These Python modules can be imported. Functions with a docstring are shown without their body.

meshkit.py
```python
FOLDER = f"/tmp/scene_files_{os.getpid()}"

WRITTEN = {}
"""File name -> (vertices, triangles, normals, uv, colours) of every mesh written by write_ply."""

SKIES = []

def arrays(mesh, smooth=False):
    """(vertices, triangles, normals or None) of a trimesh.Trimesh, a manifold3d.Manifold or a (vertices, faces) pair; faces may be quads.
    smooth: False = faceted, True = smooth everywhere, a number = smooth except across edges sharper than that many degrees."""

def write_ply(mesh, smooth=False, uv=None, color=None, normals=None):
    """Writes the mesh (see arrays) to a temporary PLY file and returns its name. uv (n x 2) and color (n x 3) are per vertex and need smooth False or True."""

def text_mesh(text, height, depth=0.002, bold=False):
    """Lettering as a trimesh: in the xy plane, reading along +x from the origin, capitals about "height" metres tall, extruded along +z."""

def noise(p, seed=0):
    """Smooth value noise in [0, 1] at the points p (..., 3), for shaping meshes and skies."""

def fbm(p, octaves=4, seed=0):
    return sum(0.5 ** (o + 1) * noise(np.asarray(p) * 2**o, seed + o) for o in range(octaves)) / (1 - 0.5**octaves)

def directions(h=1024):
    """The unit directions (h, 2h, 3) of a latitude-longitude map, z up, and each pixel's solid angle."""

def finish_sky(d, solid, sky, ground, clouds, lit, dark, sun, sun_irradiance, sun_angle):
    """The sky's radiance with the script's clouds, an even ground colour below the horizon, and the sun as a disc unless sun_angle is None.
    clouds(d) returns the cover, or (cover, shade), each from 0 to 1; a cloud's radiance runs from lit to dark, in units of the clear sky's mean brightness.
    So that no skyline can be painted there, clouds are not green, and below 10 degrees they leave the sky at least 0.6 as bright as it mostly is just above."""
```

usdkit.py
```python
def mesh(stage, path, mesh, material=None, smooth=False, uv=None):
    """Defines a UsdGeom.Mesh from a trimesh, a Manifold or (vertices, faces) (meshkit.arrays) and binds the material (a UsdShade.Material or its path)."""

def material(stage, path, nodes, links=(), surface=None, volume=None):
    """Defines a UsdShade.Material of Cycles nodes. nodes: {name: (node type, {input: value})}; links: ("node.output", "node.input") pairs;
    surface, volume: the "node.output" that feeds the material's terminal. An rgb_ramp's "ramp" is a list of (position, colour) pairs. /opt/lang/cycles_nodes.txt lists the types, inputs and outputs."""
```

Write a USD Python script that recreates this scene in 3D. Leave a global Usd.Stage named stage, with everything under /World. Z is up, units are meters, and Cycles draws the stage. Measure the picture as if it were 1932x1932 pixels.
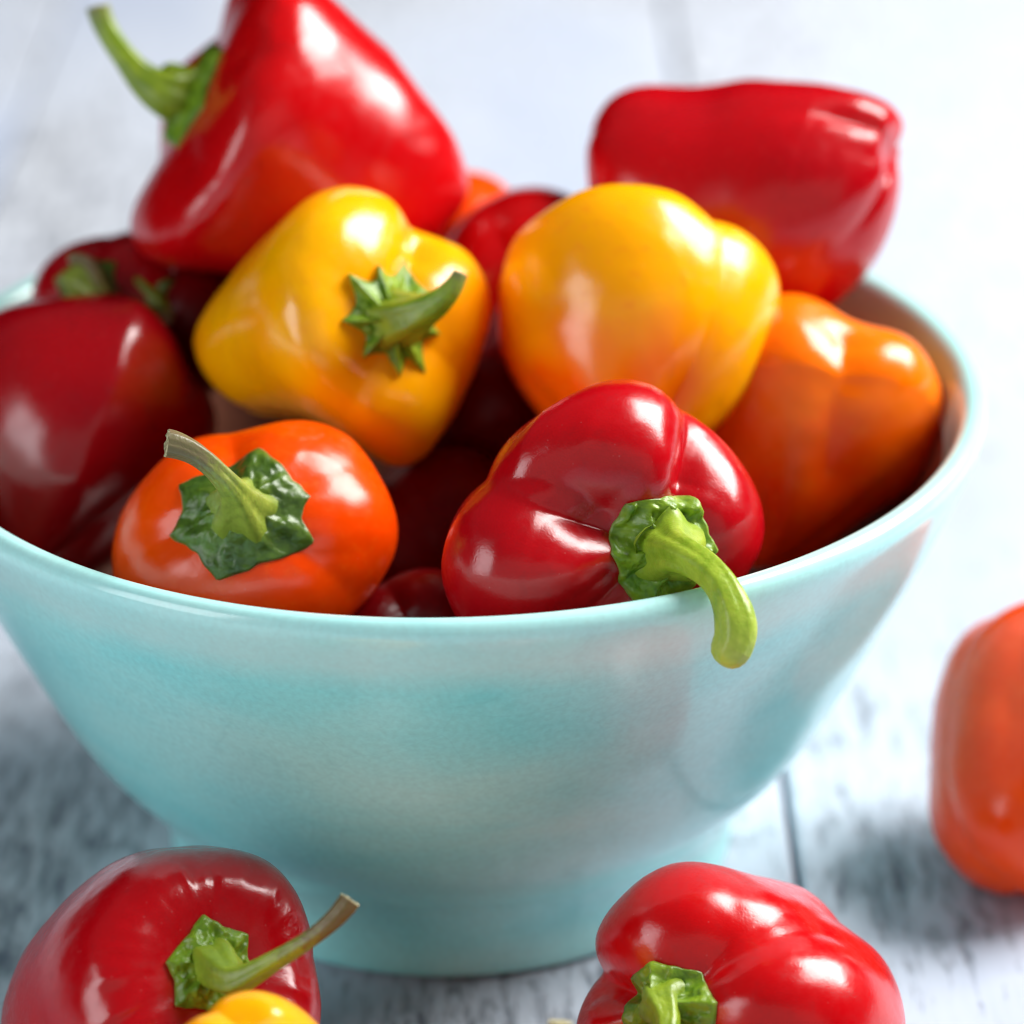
import math
import numpy as np
import trimesh
import usdkit
from meshkit import noise, fbm, arrays
from pxr import Usd, UsdGeom, UsdLux, UsdShade, Gf, Sdf, Vt

stage = Usd.Stage.CreateInMemory()
UsdGeom.SetStageUpAxis(stage, UsdGeom.Tokens.z)
UsdGeom.SetStageMetersPerUnit(stage, 1.0)
world = UsdGeom.Xform.Define(stage, "/World")
stage.SetDefaultPrim(world.GetPrim())
UsdGeom.Scope.Define(stage, "/World/Looks")

# ------------------------------------------------------------------ camera
PITCH, DIST, ROLL = math.radians(25.38), 0.65, -0.0081
LOOK = np.array([0.0123, 0.0, 0.0688])
FWD = np.array([0, math.cos(PITCH), -math.sin(PITCH)])
u0, r0 = np.array([0, math.sin(PITCH), math.cos(PITCH)]), np.array([1.0, 0, 0])
RIGHT = r0 * math.cos(ROLL) + u0 * math.sin(ROLL)
UP = u0 * math.cos(ROLL) - r0 * math.sin(ROLL)
EYE = LOOK - FWD * DIST
FOCAL = 36.0 * 10050 * 0.65 / 1932
cam = UsdGeom.Camera.Define(stage, "/World/camera")
m = Gf.Matrix4d(1)
for i, a in enumerate((RIGHT, UP, -FWD, EYE)):
    m.SetRow(i, Gf.Vec4d(*map(float, a), 1.0 if i == 3 else 0.0))
cam.AddTransformOp().Set(m)
cam.CreateHorizontalApertureAttr(36.0)
cam.CreateVerticalApertureAttr(36.0)
cam.CreateFocalLengthAttr(FOCAL)
cam.CreateFStopAttr(FOCAL / 14.0)           # an opening of 14 mm
cam.CreateFocusDistanceAttr(0.566)
cam.CreateClippingRangeAttr((0.01, 100.0))
cam.CreateExposureAttr(0.97)
B = np.stack([RIGHT, UP, -FWD], 1)

# ------------------------------------------------------------------ lamps: a bright window at the right, a paler one at the left, added ceiling and front fills
def window(name, at, to, w, h, power, color):
    l = UsdLux.RectLight.Define(stage, "/World/" + name)
    l.CreateWidthAttr(w); l.CreateHeightAttr(h); l.CreateIntensityAttr(power); l.CreateColorAttr(Gf.Vec3f(*color))
    at, to = np.array(at, float), np.array(to, float)
    z = (at - to) / np.linalg.norm(at - to)
    x = np.cross([0, 0, 1.0] if abs(z[2]) < .99 else [0, 1.0, 0], z); x /= np.linalg.norm(x)
    y = np.cross(z, x)
    mm = Gf.Matrix4d(1)
    for i, a in enumerate((x, y, z, at)):
        mm.SetRow(i, Gf.Vec4d(*map(float, a), 1.0 if i == 3 else 0.0))
    l.AddTransformOp().Set(mm)
window("window_light", (1.0, 0.40, 0.97), (0, 0, .06), 0.80, 0.98, 11.5, (1.0, 0.985, 0.96))
window("side_window_light", (-0.85, -0.62, 0.42), (0, 0, .08), 0.5, 0.68, 2.8, (0.93, 0.97, 1.0))
window("ceiling_fill", (0.0, 0.0, 2.4), (0, 0, 0), 8.0, 6.4, 0.04, (0.9, 0.95, 1.0))  # added overhead fill standing in for bounce off an unseen ceiling
window("front_fill", (0.2, -3.2, 1.2), (0, 0, 1.2), 8.0, 2.4, 0.21, (1.0, 0.99, 0.96))  # added fill behind the camera to brighten the front of the bowl

# ------------------------------------------------------------------ helpers
taken = {}
def numbered(path):
    n = taken.get(path, 0); taken[path] = n + 1
    return path if n == 0 else f"{path}_{n:03d}"
def thing(name, label, cat, loc=(0, 0, 0), group=None, kind=None):
    x = UsdGeom.Xform.Define(stage, numbered("/World/" + name))
    x.AddTranslateOp().Set(Gf.Vec3d(*map(float, loc)))
    o = x.GetPrim()
    o.SetCustomDataByKey("label", label)
    if cat: o.SetCustomDataByKey("category", cat)
    if group: o.SetCustomDataByKey("group", group)
    if kind: o.SetCustomDataByKey("kind", kind)
    return o
def part(name, mesh, mat, parent, smooth=True, label=None, **prims):
    p = numbered(f"{parent.GetPath()}/{name}")
    g = usdkit.mesh(stage, p, mesh, mat, smooth=smooth)
    for k, v in prims.items():
        UsdGeom.PrimvarsAPI(g).CreatePrimvar(k, Sdf.ValueTypeNames.FloatArray, "vertex").Set(Vt.FloatArray.FromNumpy(np.asarray(v, np.float32).ravel()))
    if label: g.GetPrim().SetCustomDataByKey("label", label)
    return g.GetPrim()
def look(name, nodes, links, surface="p.BSDF"):
    return usdkit.material(stage, "/World/Looks/" + name, nodes, links, surface=surface)
def grid_faces(n, k, wrap=True):
    f = []
    J = k if wrap else k - 1
    i, j = np.meshgrid(np.arange(n - 1), np.arange(J), indexing="ij")
    a, b = i * k + j, i * k + (j + 1) % k
    q = np.stack([a, a + k, b + k, b], -1).reshape(-1, 4)
    return np.vstack([q[:, [0, 1, 2]], q[:, [0, 2, 3]]])

# ------------------------------------------------------------------ looks
def skin(name, base, alt, deep, rough=0.195, sss=0.12, radius=(1, .3, .1), scale=.004, ior=1.52, grad=None):
    """Pepper skin: colour drifts between base and alt in broad patches, darker specks; wavy gloss; grad paints in bounced light."""
    return look(name, {
        "tc": ("texture_coordinate", {}),
        "n1": ("noise_texture", {"scale": 34.0, "detail": 2.0, "roughness": .5}),
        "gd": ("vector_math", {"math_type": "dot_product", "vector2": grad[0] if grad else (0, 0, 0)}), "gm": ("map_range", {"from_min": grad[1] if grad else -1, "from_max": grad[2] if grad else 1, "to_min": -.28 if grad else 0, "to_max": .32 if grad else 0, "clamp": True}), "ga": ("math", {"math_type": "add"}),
        "r1": ("rgb_ramp", {"ramp": [(0, base), (.38, base), (.68, alt), (1, alt)]}),
        "n2": ("noise_texture", {"scale": 420.0, "detail": 3.0, "roughness": .6}),
        "r2": ("map_range", {"from_min": .54, "from_max": .78, "to_min": 0.0, "to_max": .35, "clamp": True}),
        "mx": ("mix_color", {"b": deep}),
        "n3": ("noise_texture", {"scale": 2600.0, "detail": 2.0, "roughness": .6}),
        "n4": ("noise_texture", {"scale": 110.0, "detail": 2.0, "roughness": .5}),
        "b1": ("bump", {"strength": .25, "distance": .00035}),
        "b2": ("bump", {"strength": .5, "distance": .00006}),
        "vs": ("voronoi_texture", {"scale": 420.0, "randomness": 1.0}),
        "vm": ("map_range", {"from_min": .02, "from_max": .09, "to_min": .16, "to_max": 0.0, "clamp": True}),
        "mp": ("mix_color", {"b": tuple(min(1, .5 * x + .35) for x in base)}),
        "rr": ("map_range", {"from_min": .3, "from_max": .7, "to_min": rough * .75, "to_max": rough * 1.3}),
        "p": ("principled_bsdf", {"subsurface_weight": sss, "subsurface_radius": radius, "subsurface_scale": scale, "ior": ior, "coat_weight": 0.0}),
    }, [("tc.object", "n1.vector"), ("tc.object", "n2.vector"), ("tc.object", "n3.vector"), ("tc.object", "n4.vector"),
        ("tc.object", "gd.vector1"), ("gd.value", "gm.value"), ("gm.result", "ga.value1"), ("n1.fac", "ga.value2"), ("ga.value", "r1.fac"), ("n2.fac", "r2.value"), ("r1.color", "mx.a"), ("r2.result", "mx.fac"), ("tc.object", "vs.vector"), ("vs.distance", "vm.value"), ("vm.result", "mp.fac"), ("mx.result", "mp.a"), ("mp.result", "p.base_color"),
        ("n4.fac", "b1.height"), ("n3.fac", "b2.height"), ("b1.normal", "b2.normal"), ("b2.normal", "p.normal"),
        ("n2.fac", "rr.value"), ("rr.result", "p.roughness")])
SKIN = {
    "red": skin("red_skin", (.54, .0022, .004), (.44, .0014, .004), (.32, .001, .003)),
    "dark_red": skin("dark_red_skin", (.36, .0022, .006), (.29, .0015, .006), (.2, .001, .004)),
    "crimson": skin("crimson_skin", (.46, .0022, .006), (.39, .0016, .006), (.28, .001, .004)),
    "shadowed": skin("shadowed_red_skin", (.13, .0006, .002), (.10, .0005, .002), (.08, .0005, .002), rough=.3, ior=1.25),  # red darkened to paint in the shade of the gaps
    "yellow": skin("yellow_skin", (.98, .43, .0003), (.96, .32, .0003), (.9, .27, .001), sss=.18, radius=(1, .5, .1)),
    "yellow_orange": skin("yellow_bounce_skin", (.98, .40, .0003), (.94, .125, .0003), (.9, .2, .001), sss=.18, radius=(1, .5, .1), grad=((-.55, -.2, -.8), -.016, .022)),  # orange towards lower left paints in bounce from the red peppers
    "orange": skin("orange_skin", (.86, .068, .0002), (.84, .050, .0002), (.86, .12, .002), sss=.15, radius=(1, .4, .1), ior=1.43),
    "orange_lit": skin("lit_orange_skin", (.97, .17, .0003), (.93, .065, .0003), (.9, .2, .002), sss=.18, radius=(1, .4, .1), ior=1.46, grad=((-.3, 0, -.95), -.02, .016)),  # yellower top and redder base paint in window light and bounce
}
def green(name, light, dark, tip, tip_from=.75, core=(.22, .34, .02)):
    return look(name, {
        "tc": ("texture_coordinate", {}),
        "at": ("attribute", {"attribute": "along"}),
        "n1": ("noise_texture", {"scale": 260.0, "detail": 4.0, "roughness": .6}),
        "r1": ("rgb_ramp", {"ramp": [(0, dark), (.35, dark), (.65, light), (1, light)]}),
        "n2": ("noise_texture", {"scale": 900.0, "detail": 3.0}),
        "ad": ("math", {"math_type": "multiply_add", "value2": .35}),
        "tm": ("map_range", {"from_min": tip_from, "from_max": tip_from + .3, "clamp": True}),
        "sb": ("math", {"math_type": "add", "value2": -.175}),
        "mx": ("mix_color", {"b": tip}),
        "ac": ("attribute", {"attribute": "core"}), "cf": ("math", {"math_type": "multiply", "value2": .75}), "mc": ("mix_color", {"b": core}),
        "b": ("bump", {"strength": .55, "distance": .0003}),
        "p": ("principled_bsdf", {"roughness": .38, "subsurface_weight": .08, "subsurface_radius": (.5, 1, .2), "subsurface_scale": .002}),
    }, [("tc.object", "n1.vector"), ("tc.object", "n2.vector"), ("n1.fac", "r1.fac"), ("r1.color", "mx.a"),
        ("n2.fac", "ad.value1"), ("at.fac", "ad.value3"), ("ad.value", "sb.value1"), ("sb.value", "tm.value"), ("tm.result", "mx.fac"),
        ("ac.fac", "cf.value1"), ("cf.value", "mc.fac"), ("mx.result", "mc.a"), ("mc.result", "p.base_color"), ("n2.fac", "b.height"), ("b.normal", "p.normal")])
STEM = {
    "fresh": green("fresh_stem", (.34, .44, .035), (.20, .31, .015), (.42, .50, .07), .8),
    "dry": green("dry_stem", (.30, .36, .05), (.17, .22, .03), (.15, .12, .06), .45, core=(.16, .235, .02)),
    "browned": green("browned_stem", (.26, .34, .02), (.15, .22, .012), (.13, .085, .025), .5),
    "olive": green("olive_stem", (.24, .33, .015), (.14, .22, .01), (.16, .15, .07), .8),
}
LEAF = {
    "fresh": green("fresh_calyx", (.21, .34, .014), (.08, .19, .009), (.3, .36, .12), .9),
    "deep": green("deep_calyx", (.08, .155, .012), (.026, .068, .006), (.36, .26, .14), .9, core=(.14, .21, .018)),
}
CUT = look("cut_stem_end", {
    "tc": ("texture_coordinate", {}), "n": ("noise_texture", {"scale": 1600.0, "detail": 3.0}),
    "r": ("rgb_ramp", {"ramp": [(.3, (.12, .09, .04)), (.55, (.45, .4, .22)), (.75, (.7, .66, .5))]}),
    "b": ("bump", {"strength": .8, "distance": .0004}),
    "p": ("principled_bsdf", {"roughness": .8})},
    [("tc.object", "n.vector"), ("n.fac", "r.fac"), ("r.color", "p.base_color"), ("n.fac", "b.height"), ("b.normal", "p.normal")])

GLAZE = look("turquoise_glaze", {
    "tc": ("texture_coordinate", {}),
    "mp": ("mapping", {"scale": (1, 1, 2.2)}),
    "n1": ("noise_texture", {"scale": 15.0, "detail": 4.0, "roughness": .55, "distortion": .6}),
    "r1": ("rgb_ramp", {"ramp": [(0, (.14, .66, .70)), (.35, (.26, .80, .81)), (.55, (.36, .85, .84)), (.75, (.48, .88, .84)), (1, (.55, .90, .84))]}),
    "n2": ("noise_texture", {"scale": 900.0, "detail": 2.0}),
    "m2": ("map_range", {"from_min": .35, "from_max": .7, "to_min": .95, "to_max": 1.04}),
    "s": ("vector_math", {"math_type": "scale"}),
    "v": ("voronoi_texture", {"feature": "distance_to_edge", "scale": 46.0}),
    "nv": ("noise_texture", {"scale": 60.0, "detail": 2.0}),
    "va": ("mix_vector", {"fac": .008}),
    "vm": ("map_range", {"from_min": .0, "from_max": .012, "to_min": .07, "to_max": 0.0, "clamp": True}),
    "mx": ("mix_color", {"b": (.12, .42, .46)}),
    "ed": ("attribute", {"attribute": "thin"}),
    "mr": ("mix_color", {"b": (.82, .88, .82)}),  # mixed towards pale cream near the rim
    "b": ("bump", {"strength": .12, "distance": .0004}),
    "p": ("principled_bsdf", {"roughness": .2, "ior": 1.48, "coat_weight": .35, "coat_roughness": .12, "subsurface_weight": .0})},
    [("tc.object", "mp.vector"), ("mp.vector", "n1.vector"), ("n1.fac", "r1.fac"), ("tc.object", "n2.vector"), ("n2.fac", "m2.value"),
     ("r1.color", "s.vector1"), ("m2.result", "s.scale"), ("tc.object", "nv.vector"), ("tc.object", "va.a"), ("nv.color", "va.b"), ("va.result", "v.vector"), ("v.distance", "vm.value"),
     ("s.vector", "mx.a"), ("vm.result", "mx.fac"), ("mx.result", "mr.a"), ("ed.fac", "mr.fac"), ("mr.result", "p.base_color"), ("n1.fac", "b.height"), ("b.normal", "p.normal")])
BROWN = look("brown_inside", {
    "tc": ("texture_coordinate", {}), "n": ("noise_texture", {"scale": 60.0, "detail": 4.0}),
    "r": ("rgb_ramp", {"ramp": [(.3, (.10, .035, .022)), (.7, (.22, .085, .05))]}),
    "p": ("principled_bsdf", {"roughness": .22})}, [("tc.object", "n.vector"), ("n.fac", "r.fac"), ("r.color", "p.base_color")])  # brown base colour all over the inside
WORN_SHADE_SPOTS = [(.092, -.022, .05, .14), (.0, -.085, .05, .11), (.075, .05, .03, .1)]     # worn paint plus painted-in shadow of the peppers: x, y, reach, how much
def wood(i, seed):
    """White paint brushed along the plank, worn through to grey wood in streaks."""
    return look(f"whitewashed_wood_{i}", {
        "g": ("texture_coordinate", {}),
        "off": ("mapping", {"location": (seed * .37, seed * .71, 0)}),
        "m1": ("mapping", {"scale": (1, .28, 1)}), "m2": ("mapping", {"scale": (1, .10, 1)}), "m3": ("mapping", {"scale": (1, .4, 1)}),
        "n1": ("noise_texture", {"scale": 270.0, "detail": 6.0, "roughness": .7, "distortion": .3}),
        "n2": ("noise_texture", {"scale": 520.0, "detail": 4.0, "roughness": .6}),
        "n3": ("noise_texture", {"scale": 9.0, "detail": 4.0, "roughness": .55}),
        "a1": ("math", {"math_type": "multiply_add", "value2": .55}),
        "a2": ("math", {"math_type": "multiply_add", "value2": .75}),
        **{f"d{q}": ("vector_math", {"math_type": "distance", "vector2": (bx, by, 0)}) for q, (bx, by, br, ba) in enumerate(WORN_SHADE_SPOTS)},
        **{f"e{q}": ("map_range", {"from_min": 0.0, "from_max": br, "to_min": ba, "to_max": 0.0, "clamp": True}) for q, (bx, by, br, ba) in enumerate(WORN_SHADE_SPOTS)},
        **{f"s{q}": ("math", {"math_type": "add"}) for q in range(len(WORN_SHADE_SPOTS))},
        "wear_shade": ("map_range", {"from_min": WEAR[0], "from_max": WEAR[1], "clamp": True}),
        "paint": ("rgb_ramp", {"ramp": [(.3, (.38, .435, .56)), (.5, (.50, .545, .63)), (.7, (.58, .61, .66))]}),
        "bare": ("rgb_ramp", {"ramp": [(.3, (.085, .095, .12)), (.7, (.20, .22, .27))]}),
        "mx": ("mix_color", {}),
        "b": ("bump", {"strength": .5, "distance": .0006, "invert": True}),
        "b2": ("bump", {"strength": .3, "distance": .0004}),
        "p": ("principled_bsdf", {"roughness": .5, "specular_ior_level": .35})},
        [("g.object", "off.vector"), ("off.vector", "m1.vector"), ("off.vector", "m2.vector"), ("off.vector", "m3.vector"),
         ("m1.vector", "n1.vector"), ("m2.vector", "n2.vector"), ("m3.vector", "n3.vector"),
         ("n2.fac", "a1.value1"), ("n1.fac", "a1.value3"), ("n3.fac", "a2.value1"), ("a1.value", "a2.value3"), ("a2.value", "s0.value1"), (f"s{len(WORN_SHADE_SPOTS) - 1}.value", "wear_shade.value"),
         *[("g.object", f"d{q}.vector1") for q in range(len(WORN_SHADE_SPOTS))], *[(f"d{q}.value", f"e{q}.value") for q in range(len(WORN_SHADE_SPOTS))], *[(f"e{q}.result", f"s{q}.value2") for q in range(len(WORN_SHADE_SPOTS))], *[(f"s{q}.value", f"s{q + 1}.value1") for q in range(len(WORN_SHADE_SPOTS) - 1)],
         ("n3.fac", "paint.fac"), ("n2.fac", "bare.fac"), ("paint.color", "mx.a"), ("bare.color", "mx.b"), ("wear_shade.result", "mx.fac"), ("mx.result", "p.base_color"),
         ("wear_shade.result", "b.height"), ("n2.fac", "b2.height"), ("b.normal", "b2.normal"), ("b2.normal", "p.normal")])
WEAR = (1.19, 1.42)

# ------------------------------------------------------------------ the table
table = thing("wooden_table", "whitewashed plank tabletop with worn paint and painted-in shadow by the bowl and the peppers", "table")
SEAM, PITCH_X, THICK = .0665, .205, .022
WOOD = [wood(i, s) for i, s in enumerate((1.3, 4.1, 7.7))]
for k in range(-3, 4):
    x0, x1 = SEAM + (k - 1) * PITCH_X + .0007, SEAM + k * PITCH_X - .0007
    c = .0015
    ys = np.linspace(-2.4, 1.25, 140)
    prof = [(x0, -THICK), (x0, -c), (x0 + c * .3, -c * .3), (x0 + c, 0), (x1 - c, 0), (x1 - c * .3, -c * .3), (x1, -c), (x1, -THICK)]
    V = np.array([[(px + .0006 * (noise(np.array([[y * 9, k * 3.1 + (j > 3), 0]]))[0] - .5) * (j in (0, 1, 2, 5, 6, 7)), y, pz) for j, (px, pz) in enumerate(prof)] for y in ys])
    f = grid_faces(len(ys), len(prof))
    mesh = trimesh.Trimesh(V.reshape(-1, 3), f, process=False); mesh.invert() if False else None
    n = len(prof)
    caps = [[0, j + 1, j] for j in range(1, n - 1)] + [[(len(ys) - 1) * n, (len(ys) - 1) * n + j, (len(ys) - 1) * n + j + 1] for j in range(1, n - 1)]
    mesh = trimesh.Trimesh(V.reshape(-1, 3), np.vstack([f, caps]), process=False)
    trimesh.repair.fix_normals(mesh)
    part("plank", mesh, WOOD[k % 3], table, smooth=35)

# ------------------------------------------------------------------ the bowl
def spline(pts, n):
    pts = np.asarray(pts, float)
    d = np.r_[0, np.cumsum(np.linalg.norm(np.diff(pts, axis=0), axis=1) ** .5)]
    from scipy.interpolate import PchipInterpolator, CubicSpline
    return CubicSpline(d, pts)(np.linspace(0, d[-1], n))
FOOT = [(.0500, .0003), (.0532, .0004), (.0545, .0016), (.0547, .0050), (.0552, .0100)]
WALL = [(.0571, .0148), (.0606, .0200), (.0692, .0300), (.0779, .0450), (.0861, .0620), (.0929, .0765), (.0958, .0835)]
RIM = [(.0972, .0870), (.0984, .0900), (.0993, .0927), (.0993, .0947), (.0980, .0961), (.0960, .0958), (.0947, .0944), (.0937, .0922)]
INSIDE = [(.0920, .0870), (.0870, .0740), (.0790, .0590), (.0690, .0430), (.0540, .0310), (.0350, .0240), (.0150, .0215), (.0001, .021)]
prof = spline(FOOT + WALL + RIM + INSIDE, 360)
NSEG = 224
th = np.linspace(0, 2 * np.pi, NSEG, endpoint=False)
r, z = prof[:, 0][:, None], prof[:, 1][:, None]
wob = 1 + .0022 * (noise(np.stack([np.cos(th) * 1.6 + 5 + 0 * z, np.sin(th) * 1.6 + 5 + 0 * z, z * 50 + 0 * th], -1), 3) - .5)
P = np.stack([r * wob * np.cos(th), r * wob * np.sin(th), z + 0 * th], -1)
F = grid_faces(len(prof), NSEG)[:, ::-1]
whole = trimesh.Trimesh(P.reshape(-1, 3), F, process=False)
_, _, NRM = arrays(whole, True)
NRM = NRM.reshape(P.shape)
bowl = thing("ceramic_bowl", "turquoise glazed ceramic bowl heaped with small peppers", "bowl")
def cut(name, lo, hi, thin, mat=None):
    """Rows lo..hi of the bowl's profile as one part, shaded as one surface with its neighbours."""
    p, n = P[lo:hi], NRM[lo:hi]
    o = part(name, trimesh.Trimesh(p.reshape(-1, 3), grid_faces(hi - lo, NSEG)[:, ::-1], process=False), mat or GLAZE, bowl, thin=np.repeat(thin(p[:, 0, 2]), NSEG))
    UsdGeom.Mesh(o).GetNormalsAttr().Set(Vt.Vec3fArray.FromNumpy(n.reshape(-1, 3).astype(np.float32)))
near = lambda q, start: start + int(np.argmin(np.hypot(prof[start:, 0] - q[0], prof[start:, 1] - q[1])))
a = near(WALL[1], 0); b = near(RIM[0], a); c = near(INSIDE[0], b)
cut("foot_ring", 0, a + 1, lambda z: 0 * z)
cut("bowl_wall", a, b + 1, lambda z: np.clip((z - .081) / .006, 0, 1) * .34)
cut("rim", b, c + 1, lambda z: .34 - .06 * np.clip((z - .089) / .004, 0, 1))
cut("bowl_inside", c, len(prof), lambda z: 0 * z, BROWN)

# ------------------------------------------------------------------ the peppers
def frame(a):
    a = np.asarray(a, float); a = a / np.linalg.norm(a)
    h = np.array([0, 1, 0.]) if abs(a[1]) < .9 else np.array([1, 0, 0.])
    x = np.cross(h, a); x /= np.linalg.norm(x)
    return np.stack([x, np.cross(a, x), a], 1)
def pepper_grid(nt, nf, R, L, k, k2, pa, pb, dt, wt, db, grooves, ge=.55, gb=.5, gs=.47, ell=0, ea=0, bend=0, bdir=0, pucker=0.0, seed=1):
    t = np.linspace(0, np.pi, nt)[:, None]; f = np.linspace(0, 2 * np.pi, nf, endpoint=False)[None]
    s = np.cos(t); sn = np.sin(t)
    sn = np.maximum(sn, 0); r = R * sn ** pa * (1 + k * s + k2 * (1 - s * s)) + 0 * f
    z = L / 2 * np.sign(s) * np.abs(s) ** pb + 0 * f
    e = np.clip(np.abs(s) / .45, 0, 1); e = e * e * (3 - 2 * e)
    z = z - e * np.where(s > 0, dt * R * np.exp(-(r / (wt * R)) ** 2), -db * R * np.exp(-(r / (.5 * wt * R)) ** 2))
    g = 0; bl = 0; n = len(grooves)
    for i, (an, d, w, bu) in enumerate(grooves):
        df = (f - an + np.pi) % (2 * np.pi) - np.pi
        g = g + d * np.exp(-(np.abs(df) / w) ** 1.25)
        mid = an + ((grooves[(i + 1) % n][0] - an) % (2 * np.pi)) / 2
        dm = (f - mid + np.pi) % (2 * np.pi) - np.pi
        bl = bl + bu * np.exp(-(dm / .6) ** 2)
    wgt = ge + gs * np.exp(-((t - .62) / .5) ** 2) + gb * np.exp(-((t - 2.5) / .45) ** 2)
    wgt = wgt * np.clip(sn * 2.2, 0, 1) ** .8
    dr = np.gradient(r, axis=0); dz = np.gradient(z, axis=0); ln = np.sqrt(dr ** 2 + dz ** 2) + 1e-12
    nr, nz = -dz / ln, dr / ln
    disp = R * (bl * np.clip(sn * 1.6, 0, 1) - g * wgt)
    U = np.stack([np.cos(f) + 0 * t, np.sin(f) + 0 * t, s + 0 * f], -1)
    disp = disp + R * .035 * np.clip(sn * 2, 0, 1) * (fbm(U * 1.7 + seed * 3.7, 2, seed) - .5)
    disp = disp + R * .008 * np.clip(sn * 2, 0, 1) * (fbm(U * 6.0 + seed * 1.7, 2, seed + 9) - .5)
    if pucker:
        wr = noise(np.stack([np.cos(f) * 13 + 0 * t, np.sin(f) * 13 + 0 * t, t * 1.6 + 0 * f], -1), seed) - .5
        disp = disp + R * pucker * wr * np.exp(-((t - .5) / .2) ** 2)
    r = np.maximum(r + nr * disp, 0); z = z + nz * disp
    r[0] = r[-1] = 0; z[0] = z[0].mean(); z[-1] = z[-1].mean()
    return r, z, f[0], t[:, 0]
def warp(V, R, L, ell=0, ea=0, bend=0, bdir=0, **rest):
    """An oval section and a slight bow along the axis."""
    c, sn, e = math.cos(ea), math.sin(ea), math.exp(ell)
    x, y, z = V[..., 0], V[..., 1], V[..., 2]
    a, b = (x * c + y * sn) * e, (-x * sn + y * c) / e
    q = bend * R * ((z / L) ** 2 * 4)
    return np.stack([a * c - b * sn + q * math.cos(bdir), a * sn + b * c + q * math.sin(bdir), z], -1)
def pepper_body(r, z, f):
    V = np.stack([r * np.cos(f), r * np.sin(f), z], -1)
    n, k = r.shape
    return V.reshape(-1, 3), grid_faces(n, k)
def reshape(p, mods):
    """Creases and swellings along lines on the skin, then hand-shaped pushes; p about the body's centre."""
    creases, pushes = mods
    p = np.array(p, float)
    out = p / (np.linalg.norm(p, axis=1, keepdims=True) + 1e-9)
    amount = np.zeros(len(p))
    for pts, d0, d1, w in creases:
        q = np.array(pts); best = np.full(len(p), 1e9); dep = np.zeros(len(p)); n = len(q) - 1
        for k in range(n):
            ab = q[k + 1] - q[k]; s = np.clip(((p - q[k]) @ ab) / (ab @ ab + 1e-12), 0, 1)
            d = np.linalg.norm(p - q[k] - s[:, None] * ab, axis=1); hit = d < best
            best = np.where(hit, d, best); dep = np.where(hit, d0 + (d1 - d0) * (k + s) / n, dep)
        amount += dep * np.exp(-(best / w) ** 1.35)
    p = p - out * amount[:, None] * .001
    for at0, vec, rad in pushes:
        p = p + np.array(vec) * np.exp(-((p - np.array(at0)) ** 2).sum(1) / rad ** 2)[:, None]
    return p
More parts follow.
